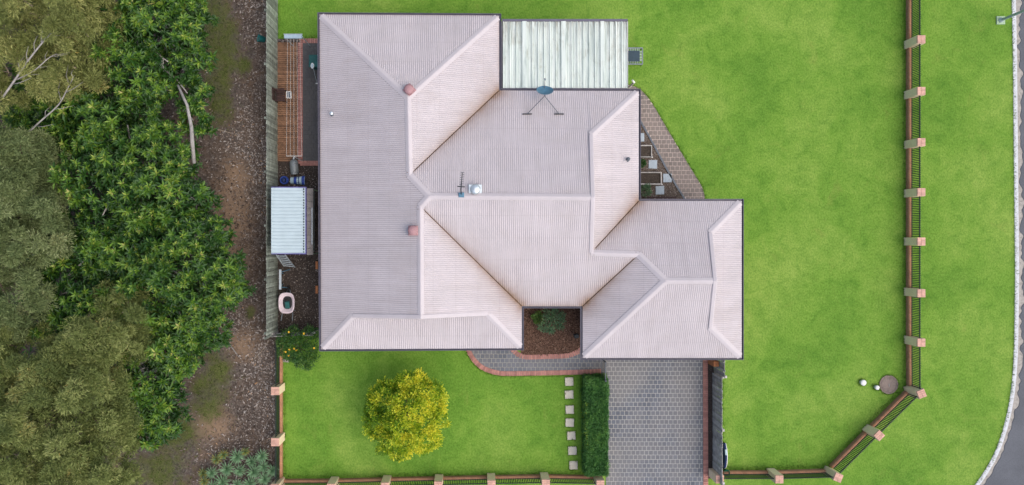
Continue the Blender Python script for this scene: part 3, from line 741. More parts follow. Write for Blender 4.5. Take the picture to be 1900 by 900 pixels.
def slope(keys, axis):
    """one roof plane of corrugated sheet; ribs run down the slope (axis 0: along x, 1: along y)"""
    poly = [RV[k] for k in keys]; c = 1 - axis; n = len(poly)
    isval = [any({keys[i], keys[(i + 1) % n]} == set(v) for v in valleys) for i in range(n)]
    lo, hi = min(p[c] for p in poly), max(p[c] for p in poly)
    pitch, sub, amp = 0.0835, 6, 0.010
    N = int((hi - lo) / pitch * sub); ts = [0, .012, .03, .06, .11, .2, .35, .5, .65, .8, .89, .94, .97, .988, 1]
    m = MB(); st, gr, ac, dn = [], [], [], []; rows = 0; seed = random.uniform(0, 40)
    for q in range(N + 1):
        w = lo + (hi - lo) * min(max(q / N, 1e-5), 1 - 1e-5); hits = []
        for i in range(n):
            a, b = poly[i], poly[(i + 1) % n]
            if (a[c] - w) * (b[c] - w) <= 0 and a[c] != b[c]:
                t = (w - a[c]) / (b[c] - a[c]); hits.append((a[axis] + (b[axis] - a[axis]) * t, a.z + (b.z - a.z) * t, isval[i]))
        if len(hits) < 2: continue
        h0, h1 = min(hits), max(hits); trim = 0.028
        L = h1[0] - h0[0]
        if L > 0.2:
            dz = (h1[1] - h0[1]) / L
            if h0[2]: h0 = (h0[0] + trim, h0[1] + dz * trim)
            if h1[2]: h1 = (h1[0] - trim, h1[1] - dz * trim)
        ph = 2 * math.pi * (w - lo) / pitch
        for t in ts:
            p = [0, 0, h0[1] + (h1[1] - h0[1]) * t + 0.012 + amp * math.cos(ph)]
            p[c] = w; p[axis] = h0[0] + (h1[0] - h0[0]) * t
            P = Vector(p); s = 0
            for a, b, wd, k, vv in stain_segs:
                d, tt = segdist(P, a, b)
                kk = k * (1.15 - 0.75 * tt if vv else 1)
                wdd = wd * (1.35 - 0.8 * tt if vv else 1)
                s = max(s, kk * math.exp(-d / wdd))
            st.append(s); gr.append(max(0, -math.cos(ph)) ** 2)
            m.v.append(tuple(p)); ac.append(w + seed); dn.append(p[axis] + 30 + seed * .37)
        rows += 1
    T = len(ts)
    for r in range(rows - 1):
        for k in range(T - 1): m.f.append((r * T + k, r * T + k + 1, (r + 1) * T + k + 1, (r + 1) * T + k))
    m.attr = {'stain': st, 'groove': gr, 'across': ac, 'down': dn}
    off = woff(house); me = bpy.data.meshes.new('roof_slope')
    me.from_pydata([(v[0] - off.x, v[1] - off.y, v[2] - off.z) for v in m.v], [], m.f)
    for k, vals in m.attr.items():
        at = me.attributes.new(k, 'FLOAT', 'POINT'); at.data.foreach_set('value', vals)
    me.update()
    if me.polygons[0].normal.z < 0: me.flip_normals()
    return link('roof_slope', me, 'roof_steel', house, True)
slope(['a', 'N', 'm', 'R3', 'R4', 'R5', 'g1', 'bl'], 0)
slope(['a', 'b', 'N'], 1)
slope(['b', 'b2', 'm', 'N'], 0)
slope(['b2', 'ct', 'h1', 'R6', 'R3', 'm'], 1)
slope(['ct', 'ce', 'h2', 'h1'], 0)
slope(['R3', 'R6', 'h2', 'R7', 'cw', 'v2', 'R4'], 1)
slope(['R4', 'v2', 'br', 'g2', 'R5'], 0)
slope(['bl', 'g1', 'g2', 'br'], 1)
slope(['ctr', 'ce', 'h2', 'R7', 'cap', 'R8', 'e1'], 1)
slope(['cw', 'cbl', 'cap', 'R7'], 0)
slope(['cbl', 'cbr', 'e2', 'R8', 'cap'], 1)
slope(['ctr', 'cbr', 'e2', 'e1'], 0)
def capstrip(a, b, w=0.135, drop=0.32, lift=0.036, ext=0.03, prof=None):
    a, b = RV[a].copy(), RV[b].copy(); d = (b - a).normalized(); a += d * (0.10 if a.z < E + .1 else -ext); b += d * ext
    s = Vector((-d.y, d.x, 0)).normalized(); m = MB(); L = (b - a).length; n = max(2, int(L / 0.0835 * 2)); path = [a.lerp(b, i / n) for i in range(n + 1)]
    def pr(i):
        e = w + (0.012 if i % 2 else -0.004)
        return [path[i] + s * x + Vector((0, 0, lift + z)) for x, z in ((-e, -w * drop - 0.012), (-w * .5, -w * .5 * drop), (-0.035, -0.004), (0, 0.008), (0.035, -0.004), (w * .5, -w * .5 * drop), (e, -w * drop - 0.012))]
    m.loft(path, pr); return m.build('ridge_cap', 'ridge_steel', house, True)
for a, b, dr_ in (('N', 'm', .36), ('R4', 'R5', .36), ('R3', 'R6', .36), ('h2', 'R7', .36), ('cap', 'R8', .36)): capstrip(a, b, 0.13, dr_)
for a, b in (('a', 'N'), ('b', 'N'), ('m', 'R3'), ('R4', 'R3'), ('bl', 'g1'), ('br', 'g2'), ('ct', 'h1'), ('R7', 'cap'), ('cbl', 'cap'), ('ctr', 'e1'), ('cbr', 'e2')): capstrip(a, b, 0.145, 0.25)
# verge rolls over the three small gables, and the gable faces below them
def verge(a, apex, b, out):
    o = Vector(out)
    for p, q in ((a, apex), (apex, b)):
        P, Q = RV[p], RV[q]; d = (Q - P).normalized(); m = MB(); path = [P + o * 0.06, Q + o * 0.06]
        m.loft(path, lambda i: [path[i] + o * x + Vector((0, 0, z)) for x, z in ((-0.16, 0.03), (-0.14, 0.055), (-0.02, 0.06), (0.02, 0.045), (0.03, 0.0), (0.03, -0.09))])
        m.build('verge_cap', 'ridge_steel', house)
    A, B, C = RV[a], RV[apex], RV[b]
    m = MB(); m.add([A - o * 0.02, B - o * 0.02 - Vector((0, 0, .01)), C - o * 0.02, C - o * .08, B - o * 0.08 - Vector((0, 0, .01)), A - o * 0.08], [(0, 1, 2), (3, 4, 5), (0, 1, 4, 5), (1, 2, 3, 4), (0, 2, 3, 5)])
    m.build('gable', 'gable_board', house)
verge('g1', 'R5', 'g2', (0, -1, 0)); verge('e1', 'R8', 'e2', (1, 0, 0)); verge('h1', 'R6', 'h2', (1, 0, 0))
for a, b in valleys:
    P, Q = RV[a], RV[b]; d = (Q - P).normalized(); s = Vector((-d.y, d.x, 0)).normalized(); m = MB(); path = [P, Q]
    m.loft(path, lambda i: [path[i] + s * x + Vector((0, 0, z)) for x, z in ((-.16, 0.015), (0, -0.03), (.16, 0.015))]); m.build('valley_gutter', 'valley_metal', house)
# eaves gutter, soffit and walls from one outline
loop = [RV[k].copy() for k in ('a', 'b', 'b2', 'ct', 'ce', 'ctr', 'cbr', 'cbl', 'cw', 'v2', 'br', 'bl')]
def off_loop(lp, d):
    out = []; n = len(lp)       # loop runs clockwise seen from above: outward is to the left
    for i in range(n):
        p0, p, p1 = lp[i - 1], lp[i], lp[(i + 1) % n]
        d0 = (p - p0).normalized(); d1 = (p1 - p).normalized()
        n0, n1 = Vector((-d0.y, d0.x, 0)), Vector((-d1.y, d1.x, 0)); bis = (n0 + n1)
        out.append(p + bis * (d / max(0.3, 1 + n0.dot(n1))))
    return out
rings = [(off_loop(loop, d), z) for d, z in ((-0.03, -0.02), (-0.03, -0.085), (0.075, -0.085), (0.075, 0.005), (0.092, 0.005), (0.092, -0.11), (-0.03, -0.11))]
nl = len(loop)
for i in range(nl):
    m = MB(); j = (i + 1) % nl
    m.loft([0, 1], lambda k: [Vector((r[(i, j)[k]].x, r[(i, j)[k]].y, E + z)) for r, z in rings]); m.build('gutter', 'gutter_metal', house)
wl = off_loop(loop, -0.55); wi = off_loop(loop, -0.75); eo = off_loop(loop, -0.03)
m = MB(); m.add([(p.x, p.y, E - 0.112) for p in eo] + [(p.x, p.y, E - 0.112) for p in wl], [(i, (i + 1) % nl, nl + (i + 1) % nl, nl + i) for i in range(nl)]); m.build('soffit', 'soffit', house)
for i in range(nl):
    j = (i + 1) % nl; m = MB(); m.prism(ccw([(wl[i].x, wl[i].y), (wl[j].x, wl[j].y), (wi[j].x, wi[j].y), (wi[i].x, wi[i].y)]), 0.0, E - 0.114); m.build('wall', 'house_brick', house)
def opening(i, t, w, z0, h, kind):
    a, b = wl[i], wl[(i + 1) % nl]; d = (b - a).normalized(); nrm = Vector((-d.y, d.x, 0)); c = a.lerp(b, t); ang = math.atan2(d.y, d.x)
    m = MB()
    for dx, dz, sx, sz in ((-w / 2, h / 2, .06, h), (w / 2, h / 2, .06, h), (0, 0, w + .06, .06), (0, h, w + .06, .06)):
        q = c + d * dx + nrm * 0.02; m.box((q.x, q.y, z0 + dz), (sx, 0.08, sz), ang)
    f = m.build(kind, 'frame_white', house); q = c + nrm * 0.012
    MB().box((q.x, q.y, z0 + h / 2), (w - .05, 0.02, h - .05), ang).build('panel' if 'door' in kind else 'pane', 'garage_panel' if 'door' in kind else 'glass_dark', f)
opening(6, 0.5, 4.6, 0.05, 2.15, 'garage_door'); opening(10, 0.3, 1.6, 0.9, 1.2, 'window'); opening(10, 0.7, 1.8, 0.9, 1.2, 'window')
opening(11, 0.25, 1.4, 0.9, 1.2, 'window'); opening(11, 0.75, 1.6, 0.05, 2.05, 'door'); opening(5, 0.5, 1.4, 0.9, 1.2, 'window'); opening(0, 0.5, 1.8, 0.9, 1.2, 'window'); opening(8, 0.5, 1.0, 0.05, 2.05, 'door')

def roofz(px, py, keys):
    """height of a roof plane under a photo position"""
    A, B, C = (RV[k] for k in keys); nrm = (B - A).cross(C - A); o = Vector((0, 0, H)); d = U(px, py, 0) - o
    t = (A - o).dot(nrm) / d.dot(nrm); return o + d * t
# things standing on the roof
def pink_vent(p, label, rz):
    t = thing('roof_vent', label, 'roof vent', p, 'pink domed roof vents')
    MB().box((p.x, p.y, p.z + 0.06), (0.40, 0.40, 0.16), rz, 0.02).build('base', 'pink_metal', t)
    MB().lathe((p.x, p.y, p.z + 0.14), [(0.13, 0), (0.13, 0.10), (0.205, 0.11), (0.205, 0.16), (0.17, 0.20), (0.09, 0.235), (0.02, 0.245)], 20).build('cap', 'pink_metal', t, True)
pink_vent(roofz(760, 168, ('a', 'b', 'N')), 'pink domed vent at the top peak of the roof', R(45))
pink_vent(roofz(767, 428, ('a', 'bl', 'R5')), 'pink domed vent beside the lower left roof ridge', 0)
p = roofz(882, 352, ('b2', 'ct', 'R6')); t = thing('skylight_dome', 'silver domed skylight on square flashing near the main ridge', 'skylight', p)
MB().box((p.x, p.y, p.z + 0.05), (0.54, 0.42, 0.06), 0, 0.01).build('flashing', 'silver', t)
MB().lathe((p.x, p.y, p.z + 0.07), [(0.19, 0), (0.20, 0.12), (0.215, 0.13), (0.20, 0.2), (0.14, 0.25), (0.02, 0.265)], 22).build('dome', 'silver', t, True)
p = roofz(856, 361, ('b2', 'ct', 'R6')); t = thing('tv_antenna', 'dark comb shaped television antenna on the roof left of the silver dome', 'antenna', p)
MB().box((p.x, p.y - .02, p.z + 0.06), (0.23, 0.20, 0.10), 0, 0.03).build('base', 'steel_blue', t)
zz = p.z + 0.95; top = Vector((p.x, p.y, zz)); q0 = U(855, 352, zz); q1 = U(858, 320, zz)
MB().tube([p, (q0.x, q0.y, zz)], 0.022).build('mast', 'black_metal', t)
MB().tube([q0, q1], [0.022, 0.014], 6).build('boom', 'black_metal', t)
for i in range(9):
    f = 0.18 + 0.82 * i / 8; c = q0.lerp(q1, f); L = 0.16 if i else 0.30
    MB().tube([c + Vector((-L / 2, 0.012, 0)), c + Vector((L / 2, -0.012, 0))], 0.011 if i else 0.022, 5).build('element', 'dark_grey_metal' if i else 'black_metal', t)
# satellite dish on a two legged mount
f1 = roofz(978, 212, ('b2', 'ct', 'R6')); f2 = roofz(1037, 212, ('b2', 'ct', 'R6')); p = (f1 + f2) / 2
t = thing('satellite_dish', 'blue satellite dish on spread legs at the back roof edge', 'satellite dish', p)
zc = 3.25; hub = U(1010.5, 178, zc)
for f in (f1, f2):
    MB().box((f.x, f.y, f.z + 0.05), (0.40, 0.045, 0.04)).build('foot', 'black_metal', t)
    MB().tube([f + Vector((0, 0, .06)), hub], 0.015, 6).build('leg', 'dark_grey_metal', t)
bk = roofz(1010.5, 172, ('b2', 'ct', 'R6')); MB().tube([bk, hub + Vector((0, 0, .1))], 0.025).build('mast', 'dark_grey_metal', t)
ax = Vector((0, math.cos(R(42)), math.sin(R(42)))); dc = U(1011, 168.5, zc + .1)
prof = [(0.02, -0.02)] + [(0.35 * k / 7, 0.10 * (k / 7) ** 2) for k in range(1, 8)] + [(0.357, 0.105), (0.35, 0.09), (0.18, 0.01), (0.03, -0.035)]
MB().lathe(dc - ax * 0.07, prof, 28, ax).build('dish', 'steel_blue', t, True)
lnb = U(1011, 146, zc + .05); MB().tube([dc - ax * 0.02 - Vector((0, 0, .25)), lnb], 0.013, 6).build('arm', 'dark_grey_metal', t)
MB().tube([lnb, lnb + Vector((0, -.07, .05))], [0.035, 0.028], 8).build('feed_horn', 'grey_metal', t)
for px, py, keys, cm, lab in ((617, 212, ('a', 'bl', 'R5'), 'silver', 'small silver pipe flue on the left roof slope'), (1164, 296, ('ct', 'ce', 'h1'), 'dark_grey_metal', 'small dark pipe flue on the right hand roof slope')):
    p = roofz(px, py, keys); t = thing('flue_pipe', lab, 'flue', p)
    MB().tube([p, p + Vector((0, 0, .22))], 0.05, 12).build('pipe', cm, t); MB().lathe(p + Vector((0, 0, .24)), [(0.02, 0), (.075, 0), (.07, .03), (.02, .05)], 14).build('cap', cm, t)
    MB().lathe(p + Vector((0, 0, -.02)), [(0.11, 0), (.10, .04), (.05, .07)], 14).build('flashing', 'dark_grey_metal', t)

# ------------------------------------------------------------------ patio cover
PZ = 2.36
pc = thing('patio_cover', 'white weathered ribbed patio roof beside the back lawn', 'patio cover', U(1048, 100))
ytop, ybot = U(0, 40, PZ).y, U(0, 164, PZ).y
def psheet(x0, x1, z, ribs, name):
    a, b = U(x0, 0, PZ).x, U(x1, 0, PZ).x; m = MB(); W = (b - a); prof = []
    per = W / ribs
    for r in range(ribs):
        s = a + r * per
        prof += [(s, .045), (s + .022, .045), (s + .036, 0), (s + per * .36, 0), (s + per * .38, .012), (s + per * .44, .012), (s + per * .46, 0), (s + per * .70, 0), (s + per * .72, .012), (s + per * .78, .012), (s + per * .80, 0), (s + per - .016, 0)]
    prof.append((b, .045)); st = []; n = 10; path = list(range(n + 1))
    def pr(i):
        t = i / n; out = []
        for x, dz in prof:
            out.append(Vector((x, ytop + (ybot - ytop) * t, z + dz + 0.07 * t))); st.append(math.exp(-t * 7) * 0.9)
        return out
    m.loft(path, pr); m.attr = {'stain': st}
    off = woff(pc); me = bpy.data.meshes.new(name); me.from_pydata([(v[0] - off.x, v[1] - off.y, v[2] - off.z) for v in m.v], [], m.f)
    at = me.attributes.new('stain', 'FLOAT', 'POINT'); at.data.foreach_set('value', st); me.update()
    if me.polygons[0].normal.z < 0: me.flip_normals()
    return link(name, me, 'patio_sheet', pc)
psheet(933, 969.3, PZ, 3, 'roof_sheet'); psheet(976.2, 1041.4, PZ, 6, 'roof_sheet'); psheet(1049, 1114, PZ, 6, 'roof_sheet'); psheet(1120, 1163.5, PZ, 4, 'roof_sheet')
for a, b in ((968.8, 976.6), (1041, 1049.4), (1113.6, 1120.4)):
    A, B = U(a, 0, PZ).x, U(b, 0, PZ).x; m = MB(); m.add([(A, ytop, PZ + .02), (A, ytop, PZ + .065), (B, ytop, PZ + .065), (B, ytop, PZ + .02), (A, ybot, PZ + .09), (A, ybot, PZ + .135), (B, ybot, PZ + .135), (B, ybot, PZ + .09)], [(0, 1, 5, 4), (1, 2, 6, 5), (2, 3, 7, 6), (0, 3, 2, 1), (4, 5, 6, 7)])
    m.attr = {'stain': [0.0] * 8}; m.build('cover_strip', 'patio_sheet', pc)
xa, xb = U(931.5, 0, PZ).x, U(1164.5, 0, PZ).x
MB().box(((xa + xb) / 2, ytop + .05, PZ - .03), (xb - xa, 0.11, .12), 0).build('gutter', 'gutter_metal', pc)
MB().box(((xa + xb) / 2, ybot - .045, PZ + .04), (xb - xa, 0.06, .12), 0).build('beam', 'gutter_metal', pc)
MB().box((xa + .0, (ytop + ybot) / 2, PZ - .05), (0.05, ytop - ybot, .12), 0).build('beam', 'gutter_metal', pc)
MB().box((xb + .0, (ytop + ybot) / 2, PZ - .04), (0.03, ytop - ybot, .10), 0).build('fascia', 'frame_white', pc)
for q in (0.02, 0.34, 0.67, 0.98): MB().box((xa + (xb - xa) * q, ytop - .05, PZ / 2 - .06), (.09, .09, PZ - .12)).build('post', 'frame_white', pc)
q = U(1167, 162, 1.2); MB().tube([(q.x, q.y, 0), (q.x, q.y, 2.2), (q.x - .1, q.y + .06, 2.3)], 0.045, 8).build('downpipe', 'white_plastic', pc)
sheet('patio_slab', [tuple(U(*p)[:2]) for p in ((925, 48), (1160, 48), (1160, 180), (925, 180))], 0.014, 'gutter_concrete', 'structure')
# small square trampoline
p = U(1178, 104); t = thing('trampoline', 'small square trampoline with dark mat beside the patio roof', 'trampoline', p)
x0, x1, y0, y1 = U(1160, 0, .32).x, U(1192, 0, .32).x, U(0, 119, .32).y, U(0, 89, .32).y
m = MB(); c4 = [(x0, y0, .32), (x1, y0, .32), (x1, y1, .32), (x0, y1, .32)]
for i in range(4): MB().tube([c4[i], c4[(i + 1) % 4]], 0.028, 8).build('frame_rail', 'grey_metal', t)
for c in c4: MB().tube([(c[0], c[1], 0), c], 0.022, 8).build('leg', 'grey_metal', t)
ins = .12; MB().box(((x0 + x1) / 2, (y0 + y1) / 2, .315), (x1 - x0 - 2 * ins, y1 - y0 - 2 * ins, .015), 0, .005).build('jumping_mat', 'trampoline_mat', t)
for i in range(7):
    f = (i + .5) / 7; xx = x0 + ins + (x1 - x0 - 2 * ins) * f; yy = y0 + ins + (y1 - y0 - 2 * ins) * f
    for a, b in (((xx, y0, .32), (xx, y0 + ins + .01, .318)), ((xx, y1, .32), (xx, y1 - ins - .01, .318)), ((x0, yy, .32), (x0 + ins + .01, yy, .318)), ((x1, yy, .32), (x1 - ins - .01, yy, .318))):
        MB().tube([a, b], 0.014, 5).build('spring', 'alu', t)

# ------------------------------------------------------------------ fences
def pier_mesh(h, s): return MB().box((0, 0, h / 2), (s, s, h), 0, 0.0)
PM = {}
def pier(parent, p, rz=0.0, h=0.92, s=0.37):
    off = woff(parent)
    if 'body' not in PM:
        a = MB().box((0, 0, h / 2), (s, s, h)); me = bpy.data.meshes.new('pier'); me.from_pydata(a.v, [], a.f); me.materials.append(MATS['pier_render']); PM['body'] = me
        bl = []
        for i in range(2):
            for j in range(4):
                b = MB().box((-s / 2 + s * (i + .5) / 2, -s / 2 + s * (j + .5) / 4, h + .03), (s / 2 - .008, s / 4 - .008, .06), 0, .005)
                me = bpy.data.meshes.new('cap_brick'); me.from_pydata(b.v, [], b.f); me.materials.append(MATS['pier_top_brick']); bl.append(me)
        PM['bricks'] = bl
        b = MB().box((0, 0, h + .02), (s - .012, s - .012, .05)); me = bpy.data.meshes.new('mortar'); me.from_pydata(b.v, [], b.f); me.materials.append(MATS['joint_pink']); PM['mortar'] = me
    o = bpy.data.objects.new('pier', PM['body']); COL.objects.link(o); o.parent = parent
    o.location = (p.x - off.x, p.y - off.y, -off.z); o.rotation_euler.z = rz
    for me in PM['bricks'] + [PM['mortar']]:
        c = bpy.data.objects.new(me.name.split('.')[0], me); COL.objects.link(c); c.parent = o
def fence_run(label, pts, rz_list, inner, group='rendered piers with metal railing', piers=True, bay_skip=(), end_rz=None):
    """pts: photo positions of the pier centres on the ground"""
    P = [U(*p) for p in pts]; mid = (P[0] + P[-1]) / 2
    t = thing('boundary_fence', label, 'fence', (mid.x, mid.y, 0))
    for i, p in enumerate(P):
        if rz_list[i] is not None: pier(t, p, rz_list[i])
    for i in range(len(P) - 1):
        if i in bay_skip: continue
        a, b = P[i], P[i + 1]; d = (b - a).normalized(); L = (b - a).length; ang = math.atan2(d.y, d.x); c = (a + b) / 2
        nrm = Vector((-d.y, d.x, 0)) * inner; a0 = a + d * 0.19; L0 = L - .38
        q = c + nrm * 0.035
        MB().box((q.x, q.y, 0.11), (L0, 0.12, 0.22), ang, 0.008).build('plinth', 'plinth_brick', t)
        r = c - nrm * 0.0
        for z, w in ((0.30, .03), (0.84, .035)): MB().box((r.x, r.y, z), (L0, w, .035), ang).build('rail', 'black_metal', t)
        n = int(L0 / 0.08); off = woff(t)
        if 'picket' not in PM:
            b_ = MB().box((0, 0, .59), (.038, .024, .66)); me = bpy.data.meshes.new('picket'); me.from_pydata(b_.v, [], b_.f); me.materials.append(MATS['fence_green']); PM['picket'] = me
        for k in range(n):
            s = a0 + d * (L0 * (k + .5) / n); o = bpy.data.objects.new('picket', PM['picket']); COL.objects.link(o); o.parent = t
            o.location = (s.x - off.x, s.y - off.y, -off.z); o.rotation_euler.z = ang
    return t
rx = 1684.5
ry = [(-108), (-12), 84, 177, 269, 359, 448, 541, 630]
fence_run('long right hand fence of cream piers and dark railings beside the street verge', [(rx, y) for y in ry] + [(1685, 722)], [0] * 9 + [R(22)], -1)
fence_run('diagonal fence of cream piers and dark railings across the lower right corner', [(1685, 722), (1609, 797), (1535, 871)], [None, R(45), None], -1)
fence_run('short fence of cream piers and dark railings along the lower lawn right of the driveway', [(1535, 873), (1429, 876), (1322, 876)], [R(-22), 0, 0], -1)
fence_run('street fence of cream piers and dark railings below the front lawn', [(1107, 885), (1009, 883.5), (911, 885), (815, 887), (719, 889), (622, 891.5), (521.5, 892)], [0] * 7, -1)
fence_run('left fence of cream piers and railings beside the yellow green tree lawn', [(521.5, 892), (521.5, 809), (521.5, 717), (521.5, 623)], [None, 0, 0, None], -1)

def paling_fence(name, label, a, b, h, mat, face, step=0.105, group=None, cap=False):
    """a row of separate palings on two rails; a, b are ground points"""
    a, b = Vector(a), Vector(b); d = (b - a).normalized(); L = (b - a).length; ang = math.atan2(d.y, d.x); mid = (a + b) / 2
    t = thing(name, label, 'fence', (mid.x, mid.y, 0)); nrm = Vector((-d.y, d.x, 0)) * face
    for z in (0.3, h - 0.3): q = mid - nrm * 0.045; MB().box((q.x, q.y, z), (L, .045, .09), ang).build('rail', mat, t)
    for k in range(int(L / 2.4) + 2):
        s = a + d * min(L, k * 2.4); q = s - nrm * 0.10; MB().box((q.x, q.y, h / 2 - .05), (.1, .08, h - .1), ang).build('post', mat, t)
    n = int(L / step); me = bpy.data.meshes.new('paling'); w = L / n
    q = MB().box((0, 0, h / 2), (w - .012, .018, h)); me.from_pydata(q.v, [], q.f); me.materials.append(MATS[mat])
    for k in range(n):
        s = a + d * (L * (k + .5) / n); o = bpy.data.objects.new('paling', me); COL.objects.link(o); o.parent = t
        jit = random.uniform(-.006, .006)
        o.location = (s.x - mid.x + nrm.x * jit, s.y - mid.y + nrm.y * jit, random.uniform(-.02, .02)); o.rotation_euler = (random.uniform(-.008, .008), random.uniform(-.008, .008), ang)
    return t
paling_fence('timber_fence', 'long weathered green grey timber fence along the left boundary', U(515.5, -150), U(515.5, 618), 1.75, 'green_timber', 1)
paling_fence('timber_fence', 'grey timber paling fence right of the driveway', U(1322, 691), U(1322.5, 884), 1.25, 'weathered_timber', -1)
paling_fence('timber_fence', 'short taller timber fence piece against the garage corner', U(1324.5, 655), U(1324.5, 689), 1.4, 'weathered_timber', -1)
paling_fence('timber_fence', 'low grey timber fence closing off the side yard', U(515, 619), U(591, 616), 1.05, 'weathered_timber', -1)
p = U(1318, 670); t = thing('brick_post', 'orange brick post beside the short timber fence', 'post', p)
for k in range(10): MB().box((p.x, p.y, .04 + k * .08), (.23, .23, .07), 0, .004).build('brick', 'orange_brick', t)
MB().box((p.x, p.y, .39), (.21, .21, .78)).build('mortar', 'joint_pink', t)
# dark gate across the front path
a, b = U(1115, 664), U(1115, 697); t = thing('metal_gate', 'dark slatted gate between the front path and driveway', 'gate', (a + b) / 2)
for q in (a, b): MB().box((q.x, q.y, .62), (.06, .06, 1.24)).build('gate_post', 'dark_grey_metal', t)
for z in (.15, 1.1): MB().box((a.x, (a.y + b.y) / 2, z), (.035, abs(a.y - b.y), .05)).build('rail', 'dark_grey_metal', t)
for k in range(10):
    q = a.lerp(b, (k + .5) / 10); MB().box((q.x, q.y, .63), (.018, .022, 1.0)).build('slat', 'black_metal', t)
#PART3
# ------------------------------------------------------------------ garden things
for i, (px, py) in enumerate(((1056, 708), (1056, 732), (1057, 760), (1057, 784), (1060, 808), (1062, 836), (1064, 863))):
    p = U(px, py); o = MB().box((p.x, p.y, 0.008), (.395 + .01 * (i % 2), .395, .05), R((2, 3, 1, -2, 3, 2, 1)[i]), .012).build('stepping_stone', 'step_stone')
    nm = ('first', 'second', 'third', 'middle', 'fifth', 'sixth', 'last')[i]
    tag(o, f'square cream stepping stone, {nm} of the row from the front path', 'stepping stone', 'cream stepping stones beside the hedge')
for i, (px, py, lab) in enumerate(((1211, 305, 'square blue grey slab between the two planter boxes'), (1238, 330.5, 'square blue grey slab nearest the warm paver path'), (1224, 353, 'square blue grey slab nearest the garage roof'))):
    p = U(px, py); tag(MB().box((p.x, p.y, 0.02), (.40, .40, .05), R(1.5 * (i - 1)), .01).build('garden_slab', 'blue_stone'), lab, 'slab', 'blue grey slabs in the gravel bed')
p = U(1191, 255); tag(MB().box((p.x, p.y, 0.02), (.2, .40, .05), 0, .01).build('garden_slab', 'blue_stone'), 'blue grey slab half hidden under the eave', 'slab', 'blue grey slabs in the gravel bed')
def planter(x0, y0, x1, y1, lab, h=0.3):
    a, b = U(x0, y0, h), U(x1, y1, h); c = (a + b) / 2; t = thing('planter_box', lab, 'planter', (c.x, c.y, 0)); w, d = b.x - a.x, a.y - b.y
    for q in ((c.x, a.y, w, .05), (c.x, b.y, w, .05)): MB().box((q[0], q[1], h / 2), (q[2] + .05, q[3], h), 0, .005).build('board', 'weathered_timber', t)
    for q in ((a.x, c.y), (b.x, c.y)): MB().box((q[0], q[1], h / 2), (.05, d - .051, h), 0, .005).build('board', 'weathered_timber', t)
    MB().box((c.x, c.y, h / 2 - .03), (w - .051, d - .051, h - .06)).build('soil', 'planter_soil', t)
    for sx, sy in ((b.x, b.y),): MB().lathe((sx + .02, sy - .02, h), [(.03, 0), (.035, .03), (.01, .045)], 10).build('corner_cap', 'white_plastic', t)
planter(1183, 270, 1209, 291, 'small square planter box in the gravel bed')
planter(1178, 320, 1227, 341.5, 'long low planter box in the gravel bed')
a, b = U(1192, 366.5), U(1255, 366.5); tag(MB().box(((a.x + b.x) / 2, a.y, .03), (b.x - a.x, .07, .06), 0, .005).build('sleeper', 'dark_wood'), 'dark timber sleeper at the foot of the gravel bed', 'sleeper')

# manhole and pipe caps on the right lawn
p = U(1648.5, 713.5); t = thing('manhole', 'round brown concrete manhole cover on the right lawn', 'manhole', p)
MB().lathe((p.x, p.y, 0), [(.44, -.02), (.44, .03), (.36, .035), (.355, .02)], 36).build('ring', 'manhole_concrete', t)
MB().lathe((p.x, p.y, 0), [(.345, .0), (.345, .028), (.33, .034), (.02, .036)], 36).build('lid', 'manhole_concrete', t)
MB().box((p.x + .01, p.y - .02, .042), (.03, .16, .012), .1).build('handle', 'bark_pale', t)
for px, py, r, lab in ((1599, 709, .135, 'larger white pipe cap on the right lawn'), (1624.5, 718, .105, 'smaller white pipe cap right beside the manhole')):
    p = U(px, py); t = thing('pipe_cap', lab, 'pipe cap', p, 'white pipe caps by the manhole')
    MB().lathe((p.x, p.y, 0), [(r * .85, 0), (r * .85, .10)], 20).build('pipe', 'white_plastic', t); MB().lathe((p.x, p.y, .10), [(r, 0), (r, .05), (r * .85, .075), (.01, .085)], 20).build('cap', 'white_plastic', t, True)
# street lamp
p = U(1856, 38); t = thing('street_lamp', 'tall grey green lamp pole on a square pad beside the kerb', 'street lamp', p)
MB().box((p.x, p.y, .02), (.40, .38, .06), 0, .01).build('pad', 'pad_green', t)
hz = 6.2; MB().tube([(p.x, p.y, .05), (p.x, p.y, hz)], [.065, .045], 12).build('pole', 'pole_grey', t)
MB().lathe((p.x, p.y, .05), [(.12, 0), (.12, .03), (.07, .10)], 14).build('base_plate', 'pole_grey', t)
MB().tube([(p.x, p.y, hz), (p.x + .5, p.y, hz + .35), (p.x + 1.4, p.y, hz + .45)], .035, 8).build('arm', 'pole_grey', t)
MB().box((p.x + 1.65, p.y, hz + .44), (.6, .24, .12), 0, .04).build('lamp_head', 'pole_grey', t); MB().box((p.x + 1.68, p.y, hz + .36), (.4, .18, .05)).build('lens', 'lamp_glass', t)
